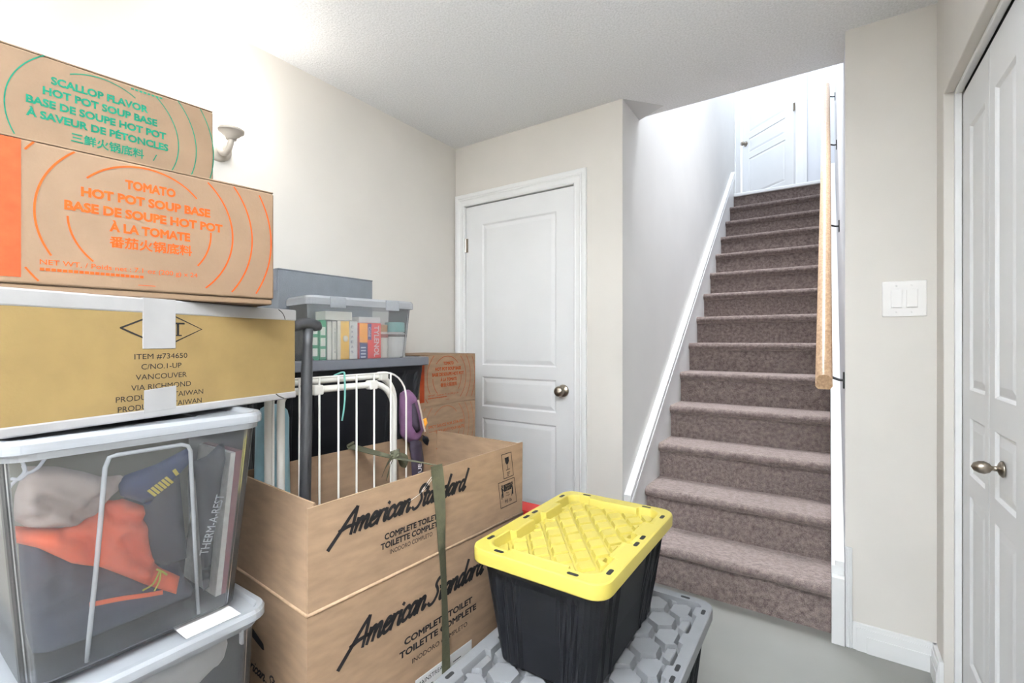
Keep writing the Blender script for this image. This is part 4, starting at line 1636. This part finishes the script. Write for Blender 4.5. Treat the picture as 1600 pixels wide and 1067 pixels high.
    for x, y, o_ in slots:
        mb = MB()
        a, b = (.0055, .014) if o_ == 0 else (.014, .0055)
        lp = [(x + p, y + q, H + .0004) for p, q in rrect(a, b, .005, 4)]
        lp2 = [(x + p, y + q, H - .004) for p, q in rrect(a, b, .005, 4)]
        mb.loft([lp2, lp])
        mb.build('slot', M['slot'], t)
    return t


tote('storage_tote', 'black tote with a bright yellow diamond-pattern lid, on the grey-lidded tote', .371, .546, .302, M['yellow_lid'], 'diamond', (-.569, 1.185, .3690), res=.0019)
tote('storage_tote', 'large tote with a grey hexagon-pattern lid on the floor under the yellow-lidded tote', .492, .775, .375, M['grey_plastic'], 'hex', (-.536, 1.168, 0), res=.0024)
for k, lab in enumerate(('black tote with smooth grey lid under the clear medicine box, behind the drying rack', 'black tote hidden in the middle of the stack behind the open box', 'black tote on the floor at the foot of the stack behind the open box')):
    tote('storage_tote', lab, .500, .775, .3733, M['grey_lid'], 'plain', (-1.6925, 1.1235, .3733 * (2 - k)), res=.02, group=None)

# ---------------------------------------------------- clear medicine box and its contents
A10 = R(-10)
ZB = 1.112
t = thing('storage_box', 'clear lidded plastic box of medicine packs on the grey tote lid', 'storage box', (-1.5, .951, ZB), A10)
def bl(w0, w1, d0, d1, z, r=.03):
    return [((d0 + d1) / 2 + a, (w0 + w1) / 2 + b, z) for a, b in rrect(abs(d1 - d0) / 2, (w1 - w0) / 2, r, 5)]
mb = MB()
mb.loft([bl(.018, .405, -.195, -.022, .001), bl(.012, .414, -.200, -.016, .010), bl(.003, .432, -.210, -.006, .208),
         bl(.005, .430, -.208, -.008, .208), bl(.014, .412, -.198, -.018, .012), bl(.020, .403, -.193, -.024, .003)])
mb.build('body', M['clear_box'], t)
mb = MB()
mb.loft([bl(.000, .436, -.214, -.002, .206), bl(-.004, .441, -.218, .003, .207), bl(-.004, .441, -.218, .003, .230), bl(.002, .436, -.213, -.002, .238), bl(.03, .41, -.185, -.03, .238),
         bl(.03, .41, -.185, -.03, .235), bl(.003, .434, -.211, -.004, .235), bl(-.001, .438, -.215, 0, .228)])
mb.build('lid', M['clear_lid'], t)
for a, b, nm in ((.075, .135, 'latch'), (.30, .36, 'latch')):
    MB().box(.002, .008, a, b, .196, .236).build(nm, M['clear_rib'], t, bevel=.002)


def pack(name, label, cat, a0, a1, z1, d0, d1, m, z0=.0035):
    """small carton inside the medicine box, given in that box's frame"""
    o_ = thing(name, label, cat, (-1.5, .951, ZB), A10)
    MB().box(d0, d1, a0, a1, z0, z1).build('carton', m, o_, bevel=.0015)
    return o_


def FP(x):
    return lambda a, b: (x + .0006, a, b)


p_ = pack('medicine_box', 'white and green pack beside the black T-grip in the clear box', 'medicine box', .023, .052, .150, -.10, -.036, M['green_pack'])
mb = MB()
for z in (.115, .075, .035):
    put_rect(mb, FP(-.036), .028, .047, z - .014, z + .014)
mb.build('printed_panel', M['cream_pack'], p_)
p_ = pack('medicine_box', 'taller green pack next to the cream cartons in the clear box', 'medicine box', .053, .079, .152, -.10, -.034, M['green_pack'])
mb = MB()
for z in (.112, .072, .032):
    put_rect(mb, FP(-.034), .057, .075, z - .015, z + .015)
mb.build('printed_panel', M['cream_pack'], p_)
p_ = pack('medicine_box', 'narrow cream carton to the right of the green packs', 'medicine box', .083, .099, .148, -.10, -.036, M['cream_pack'])
p_ = pack('medicine_box', 'cream carton with faint side print beside the amber pack', 'medicine box', .101, .117, .149, -.10, -.034, M['cream_pack'])
mb = MB()
put_text(mb, lambda a, b: (-.0334, .1115 - b, .03 + a), 'A VITAMINS C', 0, .095, -.002, .005, .004)
mb.build('printed_text', M['ink_dark'], p_)
p_ = pack('medicine_box', 'amber and white pack in the middle of the clear box', 'medicine box', .119, .166, .152, -.10, -.030, M['cream_pack'])
mb = MB()
put_rect(mb, FP(-.030), .131, .164, .006, .150)
mb.build('printed_panel', M['yellow_pack'], p_)
mb = MB()
mb.ball((-.029, .150, .085), .003, .010, .012)
mb.build('printed_mark', M['cream_pack'], p_)
p_ = pack('medicine_box', 'white pack with small dark lettering left of the red pack', 'medicine box', .168, .199, .151, -.10, -.030, M['bottle_white'])
mb = MB()
for k in range(6):
    put_text(mb, FP(-.030), 'EXAEAS'[k], .172, .182, .125 - k * .019, .010, .006)
mb.build('printed_text', M['blue_pack'], p_)
p_ = pack('medicine_box', 'red, blue and orange pain relief pack in the clear box', 'medicine box', .205, .298, .146, -.09, -.028, M['red_pack'])
mb = MB()
put_rect(mb, FP(-.028), .206, .240, .005, .070)
put_rect(mb, FP(-.028), .240, .256, .080, .144)
mb.build('printed_panel', M['blue_pack'], p_)
mb = MB()
mb.poly([FP(-.028)(.206, .072), FP(-.028)(.239, .062), FP(-.028)(.239, .144), FP(-.028)(.206, .144)])
mb.build('printed_panel', M['orange_pack'], p_)
mb = MB()
put_text(mb, lambda a, b: (-.0272, .268 + b, .136 - a), 'TYLENOL', 0, .122, 0, .0215, .022)
put_text(mb, lambda a, b: (-.0272, .243 + b, .130 - a), 'Cold', 0, .036, 0, .011, .015)
for k in range(4):
    put_rect(mb, FP(-.028 + .0006), .211, .232, .012 + k * .012, .017 + k * .012)
mb.build('printed_text', M['ink_white'], p_)
tag(MB().box(-.09, -.035, .207, .300, .1465, .170).build('white_carton', M['bottle_white'], None, bevel=.002), 'flat white carton lying on the red pack in the clear box', 'medicine box')
o_ = bpy.data.objects['white_carton']
o_.location = (-1.5, .951, ZB)
o_.rotation_euler = (0, 0, A10)
tag(MB().box(-.12, -.035, .075, .180, .1535, .186).build('cream_carton', M['cream_pack'], None, bevel=.002), 'flat cream carton lying across the upright packs in the clear box', 'medicine box')
o_ = bpy.data.objects['cream_carton']
o_.location = (-1.5, .951, ZB)
o_.rotation_euler = (0, 0, A10)


def bottle(label, a, d, r, h, mb_mat, cap_mat, cap_h, band=None):
    o_ = thing('pill_bottle', label, 'bottle', (-1.5, .951, ZB), A10)
    f = lambda p, q, z: (d + p, a + q, .0035 + z)
    MB().lathe([(0, 0), (r * .96, 0), (r, .004), (r, h - .012), (r * .8, h - .002), (0, h - .002)], f, 24).build('jar', mb_mat, o_, smooth=False)
    MB().lathe([(0, h - .002), (r * .9, h - .002), (r * .92, h + cap_h - .003), (r * .88, h + cap_h), (0, h + cap_h)], f, 24).build('cap', cap_mat, o_)
    if band:
        MB().lathe([(r + .0006, band[0]), (r + .0008, band[0]), (r + .0008, band[1]), (r + .0006, band[1])], f, 24).build('label_band', band[2], o_)
    return o_


bottle('tan-capped bottle with a maroon label in the clear box', .322, -.06, .023, .112, M['cream_pack'], M['tan_cap'], .026, (.086, .100, M['maroon']))
bottle('wide white bottle with a pale teal cap at the right of the clear box', .386, -.070, .043, .112, M['bottle_white'], M['teal_cap'], .038, (.090, .100, M['ink_dark']))

# ---------------------------------------------------- grey fabric box against the wall
t = thing('storage_box', 'flat grey fabric box leaning behind the clear medicine box by the wall', 'box', (-1.84, 1.208, ZB))
MB().box(-.085, .090, -.224, .224, 0, .352).build('body', M['grey_fabric'], t, bevel=.003)
MB().box(-.088, .084, -.228, -.2245, .270, .356).build('lid_flap', M['grey_fabric'], t, bevel=.001)
MB().box(-.086, .091, -.2243, .225, .352, .357).build('lid', M['grey_fabric'], t, bevel=.0015)

# ---------------------------------------------------- stacked sauce boxes by the white door
zt_ = 1.124
far = thing('cardboard_box', 'tomato soup base box on top of the short stack beside the white door', 'box', (-1.53, 1.515, zt_ - .24), 0)
carton(far, 0, .405, .36, .24, M['cardboard'])  # lighter cardboard than the near sauce boxes, making up for weak light here
soup_print(far, 'tomato', 0.0, ox=.011)
mb = MB()
put_rect(mb, FR, .001, .030, .022, .2355)
mb.build('printed_band', M['ink_band'], far)
sp = thing('cardboard_box', 'spicy sauce box with brown print, just under the far tomato box', 'box', (-1.53, 1.515, zt_ - .48), 0)
carton(sp, 0, .405, .36, .24, M['cardboard'])  # same lightened cardboard as the box above, against the weak light
soup_print(sp, 'spicy', 0.0, ox=.0)
for k, lab in ((3, 'plain sauce box third from the top in the stack beside the white door'), (4, 'sauce box fourth from the top in the stack beside the white door')):
    c = dup_tree(sp)
    c.location = (-1.53, 1.515, zt_ - .24 * k)
    c['label'] = lab
t = thing('cardboard_box', 'low plain carton on the floor under the sauce boxes beside the white door', 'box', (-1.53, 1.515, 0), 0)
carton(t, 0, .405, .36, .164, M['cardboard'])

# ---------------------------------------------------- red box behind the totes
t = thing('storage_tote', 'slim red plastic box just showing between the open box and the yellow lid', 'storage tote', (-1.02, 1.6325, 0))
mb = MB()
mb.loft([[(a, b, 0) for a, b in rrect(.09, .038, .012, 4)], [(a, b, .462) for a, b in rrect(.098, .044, .012, 4)]])
mb.build('body', M['red'], t)
mb = MB()
mb.loft([[(a, b, .462) for a, b in rrect(.102, .048, .012, 4)], [(a, b, .500) for a, b in rrect(.102, .048, .012, 4)], [(a, b, .505) for a, b in rrect(.098, .044, .012, 4)]])
mb.build('lid', M['red'], t)


# ============================================================ details become sub-parts of the part they sit on
def nest(prefixes, host_names, roots=None):
    for r in [o for o in scene.objects if o.parent is None and o.type == 'EMPTY' and o.get('category')]:
        kids = list(r.children)
        host = next((c for c in kids if c.name.split('.')[0] in host_names), None)
        if host is None:
            continue
        for c in kids:
            if c is not host and c.name.split('.')[0] in prefixes and not c.children:
                c.parent = host


nest(('slot',), ('lid',))
nest(('printed_rings', 'printed_text', 'printed_logo', 'printed_band', 'printed_letter', 'crease', 'tape_strip', 'label', 'label_text'), ('body',))
nest(('printed_panel', 'printed_text', 'printed_mark'), ('carton',))
nest(('printed_symbol', 'printed_letters', 'clear_tape_wrinkle'), ('flap',))
nest(('panel_rib',), ('body',))
nest(('latch',), ('lid', ))
nest(('bow_tail',), ('knot',))
nest(('label_band',), ('jar',))
nest(('rocker', 'screw', 'switch_frame'), ('plate',))
nest(('glass_shade',), ('cup',))

# things that stand together as a set
for o in [o for o in scene.objects if o.parent is None and o.get('category')]:
    if o['category'] == 'medicine box':
        o['group'] = 'medicine packs in the clear box'
    elif o['category'] == 'bottle':
        o['group'] = 'pill bottles in the clear box'
    elif 'beside the white door' in o['label'] or 'far tomato box' in o['label']:
        o['group'] = 'sauce boxes stacked beside the white door'
    elif o['label'].startswith('black tote') and 'yellow' not in o['label']:
        o['group'] = 'black totes stacked behind the drying rack'
    elif o['category'] == 'storage bin':
        o['group'] = 'clear storage bins under the box stack'
